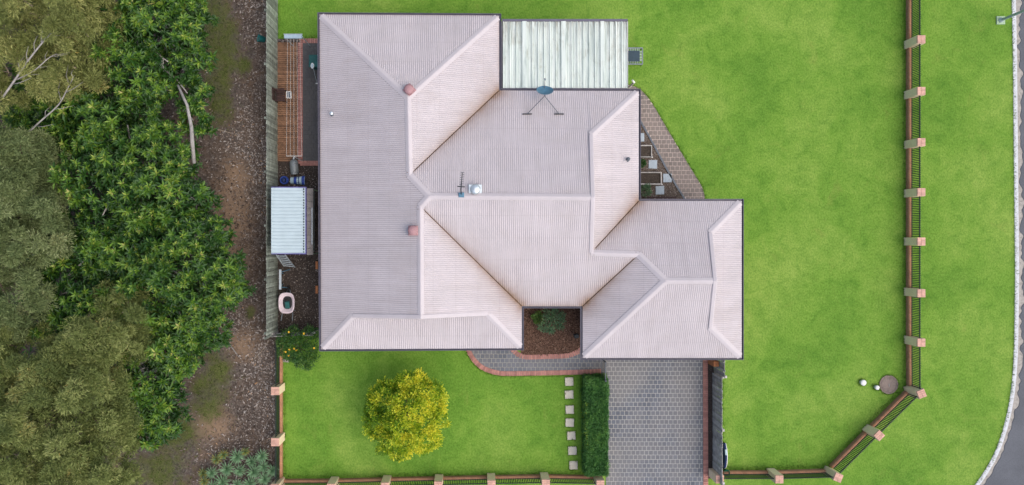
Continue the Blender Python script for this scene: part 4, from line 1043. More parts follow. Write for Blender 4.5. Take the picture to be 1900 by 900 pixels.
# board and green bucket behind the driveway fence
a, b = U(1341.5, 820), U(1342, 868); t = thing('body_board', 'narrow blue and white board standing on edge behind the driveway fence', 'board', (a + b) / 2)
pts = [a.lerp(b, k / 10) for k in range(11)]; 
m = MB(); hh = [.12 + .30 * math.sin(math.pi * min(1, (k + .6) / 10.6)) ** .6 for k in range(11)]
m.loft(pts, lambda k: [pts[k] + Vector(v) for v in ((-.045, 0, .02), (-.045, 0, hh[k]), (0.0, 0, hh[k] + .02), (.03, 0, hh[k]), (.05, 0, .02))]); m.build('deck', 'navy', t)
m = MB(); m.loft(pts, lambda k: [pts[k] + Vector(v) for v in ((.033, 0, hh[k] + .012), (.06, 0, hh[k]), (.075, 0, .02))]); m.build('slick', 'white_plastic', t)
m = MB(); m.loft(pts[2:5], lambda k: [pts[2 + k] + Vector(v) for v in ((-.05, 0, hh[2 + k] + .005), (0, 0, hh[2 + k] + .03), (.03, 0, hh[2 + k] + .02))]); m.build('stripe', 'pale_blue', t)
p = U(1345, 874); t = thing('bucket', 'round green bucket at the lower end of the driveway fence', 'bucket', p)
MB().lathe((p.x, p.y, 0), [(.11, 0), (.135, .26), (.15, .27), (.13, .275), (.12, .2), (.02, .19)], 20).build('body', 'green_plastic', t, True)
MB().tube([(p.x - .13, p.y, .26), (p.x - .06, p.y + .05, .30), (p.x + .06, p.y + .05, .30), (p.x + .13, p.y, .26)], .008, 6).build('handle', 'black_metal', t)
# lantern in the mulch bed
p = U(1068, 622); t = thing('garden_lantern', 'small black lantern in the mulch bed beside the garage roof', 'lantern', p)
MB().box((p.x, p.y, .04), (.2, .16, .05), .2, .01).build('base', 'black_metal', t); MB().box((p.x, p.y, .34), (.22, .18, .05), .2, .02).build('top', 'black_metal', t)
for sx in (-1, 1):
    for sy in (-1, 1): MB().box((p.x + sx * .08, p.y + sy * .06, .19), (.015, .015, .27)).build('bar', 'black_metal', t)
MB().box((p.x, p.y, .18), (.1, .08, .2)).build('glass', 'glass_dark', t)

# ------------------------------------------------------------------ left yard things
LZ = 1.55
p = U(545, 180); t = thing('clothesline', 'clothesline with pale lines stretched over the timber deck', 'clothesline', p)
a, b = U(527.5, 68, LZ), U(560.5, 68, LZ); c = (a + b) / 2
MB().box((c.x, c.y, LZ), (b.x - a.x, .17, .10), 0, .015).build('line_housing', 'line_box', t); MB().box((c.x, c.y + .10, LZ + .03), (b.x - a.x + .05, .03, .03)).build('top_bar', 'alu', t)
for q in (a, b): MB().tube([(q.x, q.y, 0), (q.x, q.y, LZ)], .022, 8).build('post', 'alu', t)
e0, e1 = U(531, 289.5, LZ), U(560.5, 289.5, LZ); MB().tube([e0, e1], .018, 8).build('end_bar', 'white_line', t)
q = (e0 + e1) / 2; MB().tube([(q.x, q.y - .06, 0), (q.x, q.y - .04, LZ), (q.x, q.y, LZ)], .025, 8).build('post', 'alu', t)
for xt, xb_ in ((533.5, 531.5), (539.5, 538.5), (545, 545.5), (551, 552.5), (556.5, 560)): MB().tube([U(xt, 72, LZ), U(xb_, 289.5, LZ)], .007, 5).build('line', 'white_line', t)
p = U(536, 176, 1.38); t = thing('peg_basket', 'white peg basket hanging on the clothesline', 'basket', p)
for q in ((0, .14, .20, .015), (0, -.14, .20, .015), (.10, 0, .015, .28), (-.10, 0, .015, .28)): MB().box((p.x + q[0], p.y + q[1], 1.37), (q[2], q[3], .14), 0, .004).build('side', 'white_plastic', t)
MB().box((p.x, p.y, 1.31), (.19, .26, .01)).build('floor', 'grey_metal', t)
for k in range(3): MB().box((p.x - .05 + .05 * k, p.y + .02 * k, 1.34), (.03, .16, .03), .3 * k).build('peg', 'grey_metal', t)
MB().tube([(p.x, p.y + .13, 1.43), (p.x + .02, p.y, 1.56), (p.x, p.y - .13, 1.43)], .006, 5).build('hook', 'white_plastic', t)
# slatted chair
p = U(524, 181); t = thing('wooden_chair', 'dark slatted wooden chair against the left fence on the deck', 'chair', p); bx = p.x
for k in range(6): MB().box((bx + .04, p.y - .22 + .088 * k, .44), (.42, .07, .025), 0, .004).build('seat_slat', 'dark_wood', t)
for k in range(6): MB().box((bx - .20, p.y - .22 + .088 * k, .70), (.03, .065, .46)).build('back_slat', 'dark_wood', t)
MB().box((bx - .21, p.y, .93), (.045, .56, .07)).build('top_rail', 'dark_wood', t)
for sx in (-.2, .23):
    for sy in (-.25, .25): MB().box((bx + sx, p.y + sy, .25 if sx > 0 else .46), (.045, .045, .42 if sx > 0 else .84)).build('leg', 'dark_wood', t)
for sy in (-.26, .26): MB().box((bx + .02, p.y + sy, .63), (.46, .05, .03)).build('arm', 'dark_wood', t)
# stones along the deck end
for k in range(6):
    p = U(517.5 + k * 7.2, 75.5 + (k % 2)); m = MB(); m.lathe((0, 0, 0), [(.02, -.05), (.10, -.03), (.12, .02), (.08, .07), (.02, .08)], 9)
    m.v = [(p.x + v[0] * random.uniform(.7, 1.05), p.y + v[1] * random.uniform(.5, .8), .05 + v[2] * random.uniform(.8, 1.2)) for v in m.v]
    tag(m.build('edging_stone', 'rock'), f'rough dark edging stone at the top end of the deck, {("nearest the left fence", "second from the left fence", "third from the left fence", "third from the brick strip", "second from the brick strip", "nearest the brick strip")[k]}', 'stone', 'edging stones along the deck end')
# mop and bin under the eave
t = thing('mop', 'pale oval headed mop leaning on the house beside the dark pavers', 'mop', U(585, 140))
h0, h1 = U(580.5, 123, .9), U(588, 154, 0.15)
MB().tube([h0, h1], .014, 6).build('handle', 'alu', t)
m = MB(); m.lathe((0, 0, 0), [(.02, -.02), (.09, -.015), (.10, .01), (.085, .025), (.02, .028)], 20); m.v = [(h0.x + v[0] * .8 - .02, h0.y + v[1] * 1.35 + .02, h0.z + v[2]) for v in m.v]; m.build('head', 'white_plastic', t)
m = MB(); m.lathe((0, 0, 0), [(.06, .03), (.055, .04), (.01, .042)], 20); m.v = [(h0.x + v[0] * .8 - .02, h0.y + v[1] * 1.45 + .02, h0.z + v[2]) for v in m.v]; m.build('pad', 'pale_blue', t)
MB().box((h1.x - .02, h1.y, .05), (.11, .06, .08), 0, .02).build('foot', 'white_plastic', t)
p = U(591, 122); t = thing('wheelie_bin', 'dark green bin tucked under the left eave beside the mop', 'bin', p)
m = MB(); m.add([(p.x + sx * w, p.y + sy * d, z) for z, w, d in ((.05, .18, .20), (.85, .22, .26)) for sx, sy in ((-1, -1), (1, -1), (1, 1), (-1, 1))], [(3, 2, 1, 0), (0, 1, 5, 4), (1, 2, 6, 5), (2, 3, 7, 6), (3, 0, 4, 7), (4, 5, 6, 7)]); m.build('body', 'dark_green_box', t)
MB().box((p.x, p.y, .88), (.48, .56, .06), 0, .03).build('lid', 'dark_green_box', t)
for sy in (-.2, .2): MB().lathe((p.x + .18, p.y + sy, .09), [(.09, -.02), (.09, .02)], 14, (0, 1, 0)).build('wheel', 'rubber', t)
# grey drum lying on its side
p = U(548, 310); t = thing('gas_bottle', 'grey gas bottle lying below the clothesline end', 'gas bottle', p)
MB().lathe((p.x, p.y, .2), [(.05, -.33), (.17, -.31), (.195, -.26), (.195, .20), (.165, .28), (.08, .33), (.03, .34)], 22, (-.06, 1, .05)).build('body', 'bottle_grey', t, True)
MB().lathe((p.x - .02, p.y + .33, .21), [(.045, 0), (.045, .09), (.02, .10)], 12, (-.06, 1, .05)).build('valve', 'alu', t); MB().lathe((p.x + .01, p.y - .30, .2), [(.15, -.06), (.16, -.06), (.16, .02)], 20, (-.06, 1, .05)).build('foot_ring', 'bottle_grey', t)
MB().lathe((p.x, p.y + .12, .2), [(.199, 0), (.199, .02)], 22, (-.06, 1, .05)).build('band', 'dark_grey_metal', t)
# blue helmet and blue and white sack
p = U(529, 335); t = thing('hose_reel', 'round royal blue hose reel above the shed roof', 'hose reel', p)
for k in range(5): 
    r = .17 - .008 * abs(k - 2); m = MB(); n = 20; m.tube([(p.x + r * math.cos(2 * math.pi * i / n), p.y + r * math.sin(2 * math.pi * i / n), .06 + .045 * k) for i in range(n + 1)], .026, 6); m.build('coil', 'royal_blue', t)
MB().lathe((p.x, p.y, 0), [(.19, .0), (.19, .03), (.05, .04), (.05, .27), (.09, .28), (.02, .30)], 20).build('drum', 'navy', t)
p = U(553, 335); t = thing('plastic_sack', 'blue and white printed sack lying above the shed roof', 'sack', p)
def sack(x0, x1, mat, nm, k=1.0):
    m = MB(); n = 8; path = [p + Vector((x0 + (x1 - x0) * i / n, 0, 0)) for i in range(n + 1)]
    def pr(i):
        x = path[i].x - p.x; f = (x + .34) / .68; w = (.15 + .06 * f) * k; h = (.10 + .10 * math.sin(math.pi * min(1, max(0, f)))) * k
        return [path[i] + Vector((0, w * math.cos(a), .015 + h * max(0, math.sin(a)))) for a in [math.pi * j / 10 for j in range(11)]]
    m.loft(path, pr); return m.build(nm, mat, t, True)
sack(-.34, .34, 'pale_blue', 'body'); sack(-.16, -.02, 'royal_blue', 'printed_band', 1.03); sack(.20, .33, 'royal_blue', 'printed_band', 1.03); sack(.05, .09, 'navy', 'printed_band', 1.03)
# shed
SZ = 2.0
t = thing('garden_shed', 'pale metal garden shed with ribbed roof beside the left fence', 'shed', U(535, 410))
x0, x1, y0, y1 = U(504, 0, SZ).x, U(567, 0, SZ).x, U(0, 470, SZ).y, U(0, 348.5, SZ).y
nb = 19; wv = (y1 - y0) / nb
for k in range(nb):
    ya = y0 + wv * k; prof = [(ya, .025), (ya + .03, .025), (ya + .045, 0), (ya + wv - .012, 0), (ya + wv, .025)]
    m = MB(); m.loft([0, 1], lambda i: [Vector(((x0, x1)[i], yy, SZ + .06 * (1 - i) + dz)) for yy, dz in prof]); m.build('roof_sheet', 'shed_white', t)
for ya in (y0 - .02, y1 + .02): MB().box(((x0 + x1) / 2, ya, SZ + .01), (x1 - x0, .04, .10)).build('trim', 'shed_trim', t)
MB().box((x1 + .015, (y0 + y1) / 2, SZ - .02), (.03, y1 - y0 + .07, .10)).build('trim', 'shed_trim', t)
for k in range(24): MB().box((x1 - .075, y0 + (y1 - y0) * (k + .5) / 24, SZ + .03), (.045, .075 if k % 5 else .04, .01)).build('fixing_clip', 'black_metal', t)
for q in (((x0 + x1) / 2, y0 + .06, x1 - x0 - .1, .03), ((x0 + x1) / 2, y1 - .06, x1 - x0 - .1, .03), (x0 + .06, (y0 + y1) / 2, .03, y1 - y0 - .16), (x1 - .08, (y0 + y1) / 2, .03, y1 - y0 - .16)): MB().box((q[0], q[1], SZ / 2 - .03), (q[2], q[3], SZ - .06)).build('wall', 'shed_white', t)
ax0, ax1, ay0, ay1 = x1 + .02, U(581, 0, 1.75).x, U(0, 473, 1.75).y, U(0, 349, 1.75).y
for k in range(10):
    ya = ay0 + (ay1 - ay0) * k / 10; yb = ay0 + (ay1 - ay0) * (k + 1) / 10 - .012
    m = MB(); m.add([(ax0, ya, 1.86), (ax1, ya, 1.74), (ax1, yb, 1.74), (ax0, yb, 1.86), (ax0, ya, 1.85), (ax1, ya, 1.73), (ax1, yb, 1.73), (ax0, yb, 1.85)], [(0, 1, 2, 3), (7, 6, 5, 4), (0, 1, 5, 4), (1, 2, 6, 5), (2, 3, 7, 6), (3, 0, 4, 7)]); m.build('awning_sheet', 'smoke_sheet', t)
MB().box((ax1 - .04, (ay0 + ay1) / 2 - .2, 1.78), (.03, (ay1 - ay0) * .55, .03)).build('awning_bar', 'alu', t)
for ya in (ay0 + .05, ay1 - .05): MB().box((ax1 - .05, ya, .86), (.05, .05, 1.72)).build('awning_post', 'alu', t)
# ladder leaning by the shed
t = thing('ladder', 'short aluminium ladder leaning against the shed wall', 'ladder', U(532, 490))
f0, f1, g0, g1 = U(527, 494), U(547, 496), U(512.5, 473, 1.0), U(529, 473, 1.0)
for a, b in ((f0, g0), (f1, g1)):
    MB().tube([a, b], .028, 6).build('rail', 'alu', t)
for k in range(6): MB().tube([f0.lerp(g0, .06 + .17 * k), f1.lerp(g1, .06 + .17 * k)], .024, 6).build('rung', 'alu', t)
# trestle
a, b = U(520, 500, .7), U(520, 537, .7); t = thing('sawhorse', 'pale topped sawhorse with blue legs beside the fence', 'sawhorse', U(522, 518))
MB().box((a.x, (a.y + b.y) / 2, .7), (.11, a.y - b.y, .05), 0, .006).build('beam', 'alu', t)
for q in (a.lerp(b, .14), a.lerp(b, .88)):
    for s in (-1, 1): MB().tube([(q.x, q.y, .68), (q.x + (.26 if s > 0 else -.06), q.y + .10 * (1 if q.y > (a.y + b.y) / 2 else -1) * s, 0)], .02, 6).build('leg', 'steel_blue', t)
# wheelbarrow
p = U(538, 560); t = thing('wheelbarrow', 'pale pink wheelbarrow on the dark side yard soil', 'wheelbarrow', p)
def rr(hx, hy, z, n=28, e=3.0, tap=0.0):
    out = []
    for i in range(n):
        a = 2 * math.pi * i / n; c, s = math.cos(a), math.sin(a)
        x = hx * math.copysign(abs(c) ** (2 / e), c); y = hy * math.copysign(abs(s) ** (2 / e), s); out.append(Vector((p.x + x * (1 - tap * max(0, y / hy)), p.y + y, z)))
    return out
m = MB(); ringsb = [rr(.20, .28, .34), rr(.335, .44, .60), rr(.365, .475, .615), rr(.365, .475, .59)]; ringsb += [rr(.36, .47, .59), rr(.31, .42, .585), rr(.19, .27, .36)]
ringsb = [rr(.19, .27, .33), rr(.35, .46, .585), rr(.372, .482, .585), rr(.372, .482, .605), rr(.325, .435, .605), rr(.30, .40, .585), rr(.18, .26, .37)]
n = 28; vs = [v for r in ringsb for v in r]; fs = [(i * n + k, i * n + (k + 1) % n, (i + 1) * n + (k + 1) % n, (i + 1) * n + k) for i in range(6) for k in range(n)] + [tuple(range(n)), tuple(range(6 * n, 7 * n))]
m.add(vs, fs); m.build('tub', 'barrow_pink', t, True)
for s in (-1, 1): MB().tube([(p.x + s * .05, p.y + .58, .2), (p.x + s * .18, p.y + .2, .32), (p.x + s * .24, p.y - .5, .42), (p.x + s * .26, p.y - .82, .55)], .019, 7).build('handle', 'grey_metal', t)
for s in (-1, 1): MB().tube([(p.x + s * .22, p.y - .3, .38), (p.x + s * .24, p.y - .42, 0)], .017, 6).build('leg', 'grey_metal', t)
MB().lathe((p.x, p.y + .56, .19), [(.02, -.04), (.12, -.035), (.19, -.03), (.19, .03), (.12, .035), (.02, .04)], 20, (1, 0, 0)).build('wheel', 'rubber', t)
pb = Vector((p.x, p.y, 0)); t2 = thing('jerry_can', 'teal green can lying inside the wheelbarrow', 'can', (p.x, p.y - .05, .4))
MB().box((p.x + .01, p.y - .10, .47), (.20, .32, .16), .1, .03).build('body', 'dark_green_box', t2); MB().lathe((p.x - .02, p.y + .09, .50), [(.05, 0), (.05, .06), (.02, .07)], 12, (0, 1, 0.2)).build('spout', 'rubber', t2)
t3 = thing('garden_bag', 'dark bag of garden waste heaped in the wheelbarrow', 'bag', (p.x, p.y, .38)); m = MB(); m.lathe((0, 0, 0), [(.25, .0), (.27, .05), (.22, .10), (.08, .13), (.01, .14)], 18)
m.v = [(p.x + v[0] * (1 + .15 * mnoise.noise(Vector(v) * 9)), p.y + .02 + v[1] * 1.3 * (1 + .15 * mnoise.noise(Vector(v) * 7)), .38 + v[2] * .55) for v in m.v]; m.build('heap', 'rubber', t3)
for px, py, lab in ((588.5, 492, 'upper orange brick half under the left eave beside the yard'), (588.5, 537, 'lower orange brick half under the left eave beside the yard')):
    p = U(px, py); tag(MB().box((p.x, p.y, .06), (.11, .36, .11), 0, .01).build('loose_brick', 'orange_brick'), lab, 'brick', 'orange bricks by the house wall')
p = U(527, 669); tag(MB().box((p.x, p.y, .03), (.5, .12, .06), -.08, .01).build('edging_block', 'gutter_concrete'), 'pale concrete edging block beside the flowering shrub', 'block')
# reserve odds and ends
p = U(487, 74); t = thing('bucket', 'teal bucket lying on the leaf litter outside the fence', 'bucket', p)
MB().lathe((p.x, p.y, .16), [(.13, -.16), (.17, .14), (.185, .15), (.16, .145), (.13, -.1), (.02, -.11)], 18, (-.7, .1, .5)).build('body', 'teal', t, True); MB().tube([(p.x - .16, p.y + .12, .3), (p.x - .3, p.y + .05, .32), (p.x - .16, p.y - .1, .28)], .008, 5).build('handle', 'black_metal', t)
def stick(pts, r, mat, lab):
    m = MB(); P = catmull([U(*q) for q in pts], 4); m.tube(P, [r * (1 - .6 * i / len(P)) for i in range(len(P))], 7); tag(m.build('fallen_branch', mat), lab, 'branch')
stick(((399, 607, .12), (415, 628, .12), (424, 637, .1), (444, 663, .1)), .045, 'bark_pale', 'thin pale fallen branch on the litter right of the lower trees')
stick(((386, 241, .1), (405, 241, .1), (425, 246, .1), (441, 252, .1)), .04, 'bark_tan', 'tan curved stick on the litter right of the leaning trunk')
stick(((500, 630, .1), (485, 652, .1), (470, 668, .1)), .03, 'bark_tan', 'thin brown stick near the timber fence end')

# ------------------------------------------------------------------ trees and plants
def lobes_px(L):  # (px, py, z, radius px, rz)
    out = []
    for px, py, z, r, rz in L:
        c = U(px, py, z); rr_ = r * (H - z) / F; out.append((np.array(c), np.array((rr_, rr_, rz))))
    return out
def on_lobes(L, n, zmin=-.2, depth=.10):
    w = np.array([l[1][0] ** 2 for l in L]); w = w / w.sum(); idx = rng.choice(len(L), n, p=w); C = np.array([l[0] for l in L])[idx]; Rr = np.array([l[1] for l in L])[idx]
    d = rdir(n, zmin); f = 1 - np.abs(rng.normal(0, depth, n)); P = C + d * Rr * f[:, None]
    keep = np.ones(n, bool)
    for k, (c, r) in enumerate(L):
        q = np.sum(((P - c) / r) ** 2, axis=1); keep &= (q > .72) | (idx == k) | (rng.uniform(0, 1, n) < .12)
    return P[keep], unit(d / Rr)[keep]
def limbs(t, root, ends, r0, mat, seg=5, name='limb'):
    for e in ends:
        e = Vector(e); pts = []
        for i in range(seg + 1):
            f = i / seg; q = Vector(root).lerp(e, f); q.z = root[2] + (e.z - root[2]) * (f ** .8); q += Vector((random.uniform(-1, 1), random.uniform(-1, 1), 0)) * .12 * math.sin(math.pi * f); pts.append(q)
        MB().tube(pts, [r0 * (1 - .75 * i / seg) for i in range(seg + 1)], 7).build(name, mat, t, True)
def trunk(t, p, h, r, mat, lean=(0, 0)):
    pts = [(p.x + lean[0] * f, p.y + lean[1] * f, h * f) for f in (0, .15, .5, 1)]
    MB().tube(pts, [r * 1.5, r * 1.1, r, r * .75], 10).build('trunk', mat, t, True); return Vector(pts[-1])
def rosettes(name, P, Nn, mat, t, nl=12, L=.30, W=.085, pale=.42, elev=(5, 60), up=.9, gap_shade=0.0):
    n = len(P); A = unit(Nn * .55 + np.array([0, 0, up]) + rng.normal(0, .28, (n, 3)))
    T1 = unit(np.cross(A, rdir(n))); T2 = np.cross(A, T1); ph = rng.uniform(0, 6.28, n)
    tint0 = np.clip(rng.normal(.30, .22, n), .0, .8); yng = rng.uniform(0, 1, n) < pale; sz = rng.uniform(.62, 1.3, n)
    Ps, Ds, Ns, Ls, Ws, Ts = [], [], [], [], [], []
    for k in range(nl):
        a = ph + k * 2.4 + rng.normal(0, .15, n); f = k / (nl - 1); el = np.radians(elev[0] + (elev[1] - elev[0]) * f + rng.normal(0, 9, n))
        rad = T1 * np.cos(a)[:, None] + T2 * np.sin(a)[:, None]
        Ps.append(P + A * .02 * f); Ds.append(rad * np.cos(el)[:, None] + A * np.sin(el)[:, None]); Ns.append(A * np.cos(el)[:, None] - rad * np.sin(el)[:, None])
        Ls.append(L * sz * (1 - .45 * f) * rng.uniform(.85, 1.15, n)); Ws.append(W * sz * (1 - .35 * f)); Ts.append(tint0 * .55 + .36 * f + yng * f * .46 - gap_shade)  # outer leaves and inner layers painted darker as canopy shade; young hearts pale
    return leaves(name, np.concatenate(Ps), np.concatenate(Ds), np.concatenate(Ns), np.concatenate(Ls), np.concatenate(Ws), np.concatenate(Ts), mat, t, .22, .14)
def vnoise(P, f): return np.array([mnoise.noise(Vector((q[0] * f, q[1] * f, q[2] * f))) + .5 * mnoise.noise(Vector((q[0] * f * 2.3, q[1] * f * 2.3, q[2] * f * 2.3 + 7))) for q in P])
def broad_tree(label, base_px, L, n, bark='bark_pale', thin=None):
    p = U(*base_px); t = thing('broadleaf_tree', label, 'tree', (p.x, p.y, 0), 'glossy rosette leaved trees left of the fence'); lb = lobes_px(L)
    top = trunk(t, p, 2.3, .16, bark); limbs(t, top, [tuple(c + np.array((0, 0, r[2] * .3))) for c, r in lb], .09, bark)
    P, N_ = on_lobes(lb, int(n * 1.7), -.15, .09); P2, N2 = on_lobes([(c, r * np.array((.86, .86, .70))) for c, r in lb], int(n * 1.3), -.1, .15)
    nz = vnoise(P * np.array((1.0, 1.0, .5)), .85); k = nz > -.12; P, N_, nz = P[k], N_[k], nz[k]
    P[:, 2] += nz * 1.3
    nz2 = vnoise(P2 * np.array((1.0, 1.0, .5)), .85); P2[:, 2] += np.minimum(nz2, 0) * 1.2
    P = np.concatenate([P, P2]); N_ = np.concatenate([N_, N2]); P3, N3 = on_lobes([(c - np.array((0, 0, 1.5)), r * np.array((.86, .86, .6))) for c, r in lb], int(n * .9), .0, .3); gap_shade = np.where(np.arange(len(P) + len(P3)) < len(nz), 0.0, .30); P = np.concatenate([P, P3]); N_ = np.concatenate([N_, N3])  # second and lowest layers tinted darker, shade painted into the crown gaps
    rosettes('crown', P, N_, 'broad_leaf', t, gap_shade=gap_shade); return t
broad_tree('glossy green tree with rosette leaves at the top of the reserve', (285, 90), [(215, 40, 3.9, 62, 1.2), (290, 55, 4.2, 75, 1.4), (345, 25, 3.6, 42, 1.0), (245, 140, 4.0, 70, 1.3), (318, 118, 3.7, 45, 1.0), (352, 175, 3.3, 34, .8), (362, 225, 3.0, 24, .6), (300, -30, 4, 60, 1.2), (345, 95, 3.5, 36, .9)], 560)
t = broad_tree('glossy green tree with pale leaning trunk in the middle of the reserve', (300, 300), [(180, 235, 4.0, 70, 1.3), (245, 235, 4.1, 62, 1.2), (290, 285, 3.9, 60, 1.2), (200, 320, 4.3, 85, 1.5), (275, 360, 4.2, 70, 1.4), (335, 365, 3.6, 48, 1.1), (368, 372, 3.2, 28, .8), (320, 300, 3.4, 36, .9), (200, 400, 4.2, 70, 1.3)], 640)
MB().tube([U(300, 108, 3.9), U(301, 140, 3.8), U(310, 165, 3.6)], [.09, .08, .06], 8).build('limb', 'bark_pale', t, True)
MB().tube([U(330, 158, 3.9), U(347, 195, 4.0), U(355, 235, 4.05), U(357, 268, 3.9), U(360, 302, 3.5)], [.05, .06, .075, .085, .08], 8).build('limb', 'bark_pale', t, True)
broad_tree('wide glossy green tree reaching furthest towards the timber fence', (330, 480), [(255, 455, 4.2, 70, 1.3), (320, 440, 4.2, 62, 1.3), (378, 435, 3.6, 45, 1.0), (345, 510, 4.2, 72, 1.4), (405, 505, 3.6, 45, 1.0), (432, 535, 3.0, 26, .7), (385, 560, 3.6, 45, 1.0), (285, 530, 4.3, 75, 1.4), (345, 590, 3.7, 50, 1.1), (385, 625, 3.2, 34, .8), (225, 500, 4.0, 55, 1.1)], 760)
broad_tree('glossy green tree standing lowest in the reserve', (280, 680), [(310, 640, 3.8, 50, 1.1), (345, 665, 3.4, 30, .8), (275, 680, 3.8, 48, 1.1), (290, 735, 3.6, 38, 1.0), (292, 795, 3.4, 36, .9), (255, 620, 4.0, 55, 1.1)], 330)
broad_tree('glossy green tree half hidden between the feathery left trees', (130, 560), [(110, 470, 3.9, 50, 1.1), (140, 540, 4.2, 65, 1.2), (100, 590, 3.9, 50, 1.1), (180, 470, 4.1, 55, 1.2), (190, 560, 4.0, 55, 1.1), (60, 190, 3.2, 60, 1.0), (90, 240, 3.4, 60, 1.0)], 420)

def feather_tree(label, base_px, L, nclump, per, mat, bark, h=3.2, ll=.15, lw=.026):
    p = U(*base_px); t = thing('feathery_tree', label, 'tree', (p.x, p.y, 0), 'olive feathery trees at the left edge'); lb = lobes_px(L)
    top = trunk(t, p, h, .2, bark); limbs(t, top, [tuple(c + np.array((0, 0, r[2] * .35))) for c, r in lb], .10, bark)
    C, N_ = on_lobes(lb, int(nclump * 2.3), -.05, .14); nz = vnoise(C * np.array((1, 1, .5)), .95); kk = nz > -.10; C, N_, nz = C[kk], N_[kk], nz[kk]; C[:, 2] += nz * 1.5 + rng.normal(0, .2, len(C)); C2, N2 = on_lobes([(c, r * np.array((.86, .86, .55))) for c, r in lb], int(nclump * .8), -.05, .14); C = np.concatenate([C, C2 - np.array((0, 0, .35))]); N_ = np.concatenate([N_, N2]); k = len(C)
    ct = np.clip(.42 + .4 * vnoise(C, 1.6) + rng.normal(0, .16, k), 0, .95)
    idx = np.repeat(np.arange(k), per); n = len(idx); d = rdir(n, -.5); rad = rng.uniform(.20, .40, k)[idx] * rng.uniform(.15, 1, n) ** .6
    P = C[idx] + d * rad[:, None] * np.array((1, 1, .65)); 
    flow = unit(np.stack([rng.normal(0, 1, k), rng.normal(0, 1, k), rng.normal(.1, .4, k)], 1))[idx]
    D = unit(d * .9 + flow * .35 + rng.normal(0, .5, (n, 3))); Nn = unit(rng.normal(0, .6, (n, 3)) + np.array((0, 0, 1)))
    leaves('crown', P, D, Nn, ll * rng.uniform(.6, 1.3, n), lw * rng.uniform(.7, 1.3, n), np.clip(ct[idx] + rng.normal(0, .12, n), 0, 1), mat, t, .1, .15)
    # twigs inside the clumps
    m = MB()
    for c, nn in list(zip(C, N_))[::3]:
        c = Vector(c); a = c - Vector(nn) * .55; m.tube([a, a.lerp(c, .6) + Vector((random.uniform(-.08, .08), random.uniform(-.08, .08), 0)), c + Vector((random.uniform(-.2, .2), random.uniform(-.2, .2), .08))], [.018, .012, .006], 4, False)
    tag(m.build('twigs', bark, t), kind='stuff'); return t
t = feather_tree('yellowish olive feathery tree with pale bare limbs in the top left corner', (70, 90), [(30, 40, 5.6, 80, 1.3), (105, 35, 5.7, 75, 1.3), (160, 70, 5.3, 55, 1.1), (190, 25, 5.0, 35, .8), (30, 140, 5.4, 65, 1.2), (105, 125, 5.2, 62, 1.1), (150, 130, 4.9, 50, .9), (30, -50, 5.5, 80, 1.2), (140, -40, 5.4, 70, 1.2)], 340, 230, 'feather_leaf', 'bark_tan')
for pts, r in ((((0, 188, 6.2), (30, 145, 6.5), (58, 105, 6.7), (85, 72, 6.8), (120, 38, 6.6)), .055), (((75, 78, 6.7), (98, 62, 6.7), (115, 48, 6.5)), .03), (((30, 148, 6.4), (62, 132, 6.5), (90, 108, 6.4), (105, 100, 6.2)), .035), (((40, 258, 5.2), (75, 225, 5.6), (108, 195, 5.8), (125, 165, 5.8), (138, 140, 5.7)), .045)):
    P = catmull([U(q[0], q[1], q[2] - .12) for q in pts], 4); m = MB(); r *= .8; m.tube(P, [r * (1 - .6 * i / len(P)) for i in range(len(P))], 8)
    for i in range(3, len(P) - 1, 2):
        dd = (P[i + 1] - P[i]).normalized(); s = Vector((-dd.y, dd.x, 0)) * random.choice((-1, 1)); L = random.uniform(.35, .9)
        q1 = P[i] + (dd * .7 + s * .6) * L * .5 + Vector((0, 0, .05)); q2 = P[i] + (dd * .85 + s * .5) * L + Vector((0, 0, random.uniform(-.2, .1))); m.tube([P[i], q1, q2], [r * .4, r * .3, r * .12], 5)
    m.build('bare_limb', 'bark_pale', t, True)
feather_tree('grey green feathery tree at the middle of the left edge', (40, 410), [(20, 300, 5.0, 65, 1.1), (70, 300, 4.8, 50, .9), (40, 380, 5.4, 75, 1.2), (20, 470, 5.3, 70, 1.2), (80, 430, 5.0, 55, 1.0), (30, 560, 5.2, 68, 1.1), (75, 350, 5, 50, 1)], 300, 230, 'feather_leaf_grey', 'bark_brown')
feather_tree('brownish olive feathery tree between glossy trees at lower left', (200, 620), [(205, 600, 5.2, 55, 1.0), (240, 575, 4.9, 38, .8), (175, 650, 5.2, 50, 1.0), (240, 630, 4.8, 38, .8), (190, 560, 4.8, 32, .8)], 130, 230, 'feather_leaf_brown', 'bark_tan')
feather_tree('large olive feathery tree filling the lower left corner', (100, 780), [(50, 660, 5.2, 65, 1.1), (110, 690, 5.5, 70, 1.2), (185, 720, 5.2, 60, 1.1), (60, 760, 5.8, 80, 1.3), (150, 790, 5.6, 75, 1.2), (215, 780, 4.9, 45, .9), (40, 850, 5.6, 75, 1.2), (120, 870, 5.5, 75, 1.2), (200, 850, 5.0, 58, 1.0), (230, 895, 4.6, 40, .8)], 470, 230, 'feather_leaf_brown', 'bark_brown')

# low growth under the trees
n = 16000; px = rng.uniform(-60, 330, n); py = rng.uniform(-40, 940, n)
keep = px < 250 + 70 * np.sin(py / 140.0 - 1.2); px, py = px[keep], py[keep]; n = len(px); z = rng.uniform(.1, 1.3, n) * (.6 + .4 * np.sin(px * .09) * np.cos(py * .07)); x = (px - NX) * (H - z) / F; y = -(py - NY) * (H - z) / F
d = rdir(n, -.2); o = leaves('undergrowth', np.stack([x, y, np.maximum(z, .1)], 1), d, unit(rng.normal(0, .5, (n, 3)) + np.array((0, 0, 1))), rng.uniform(.15, .34, n), rng.uniform(.05, .10, n), rng.uniform(0, .5, n), 'broad_leaf')
tag(o, 'dark leafy undergrowth beneath the trees left of the fence', 'undergrowth', kind='stuff')

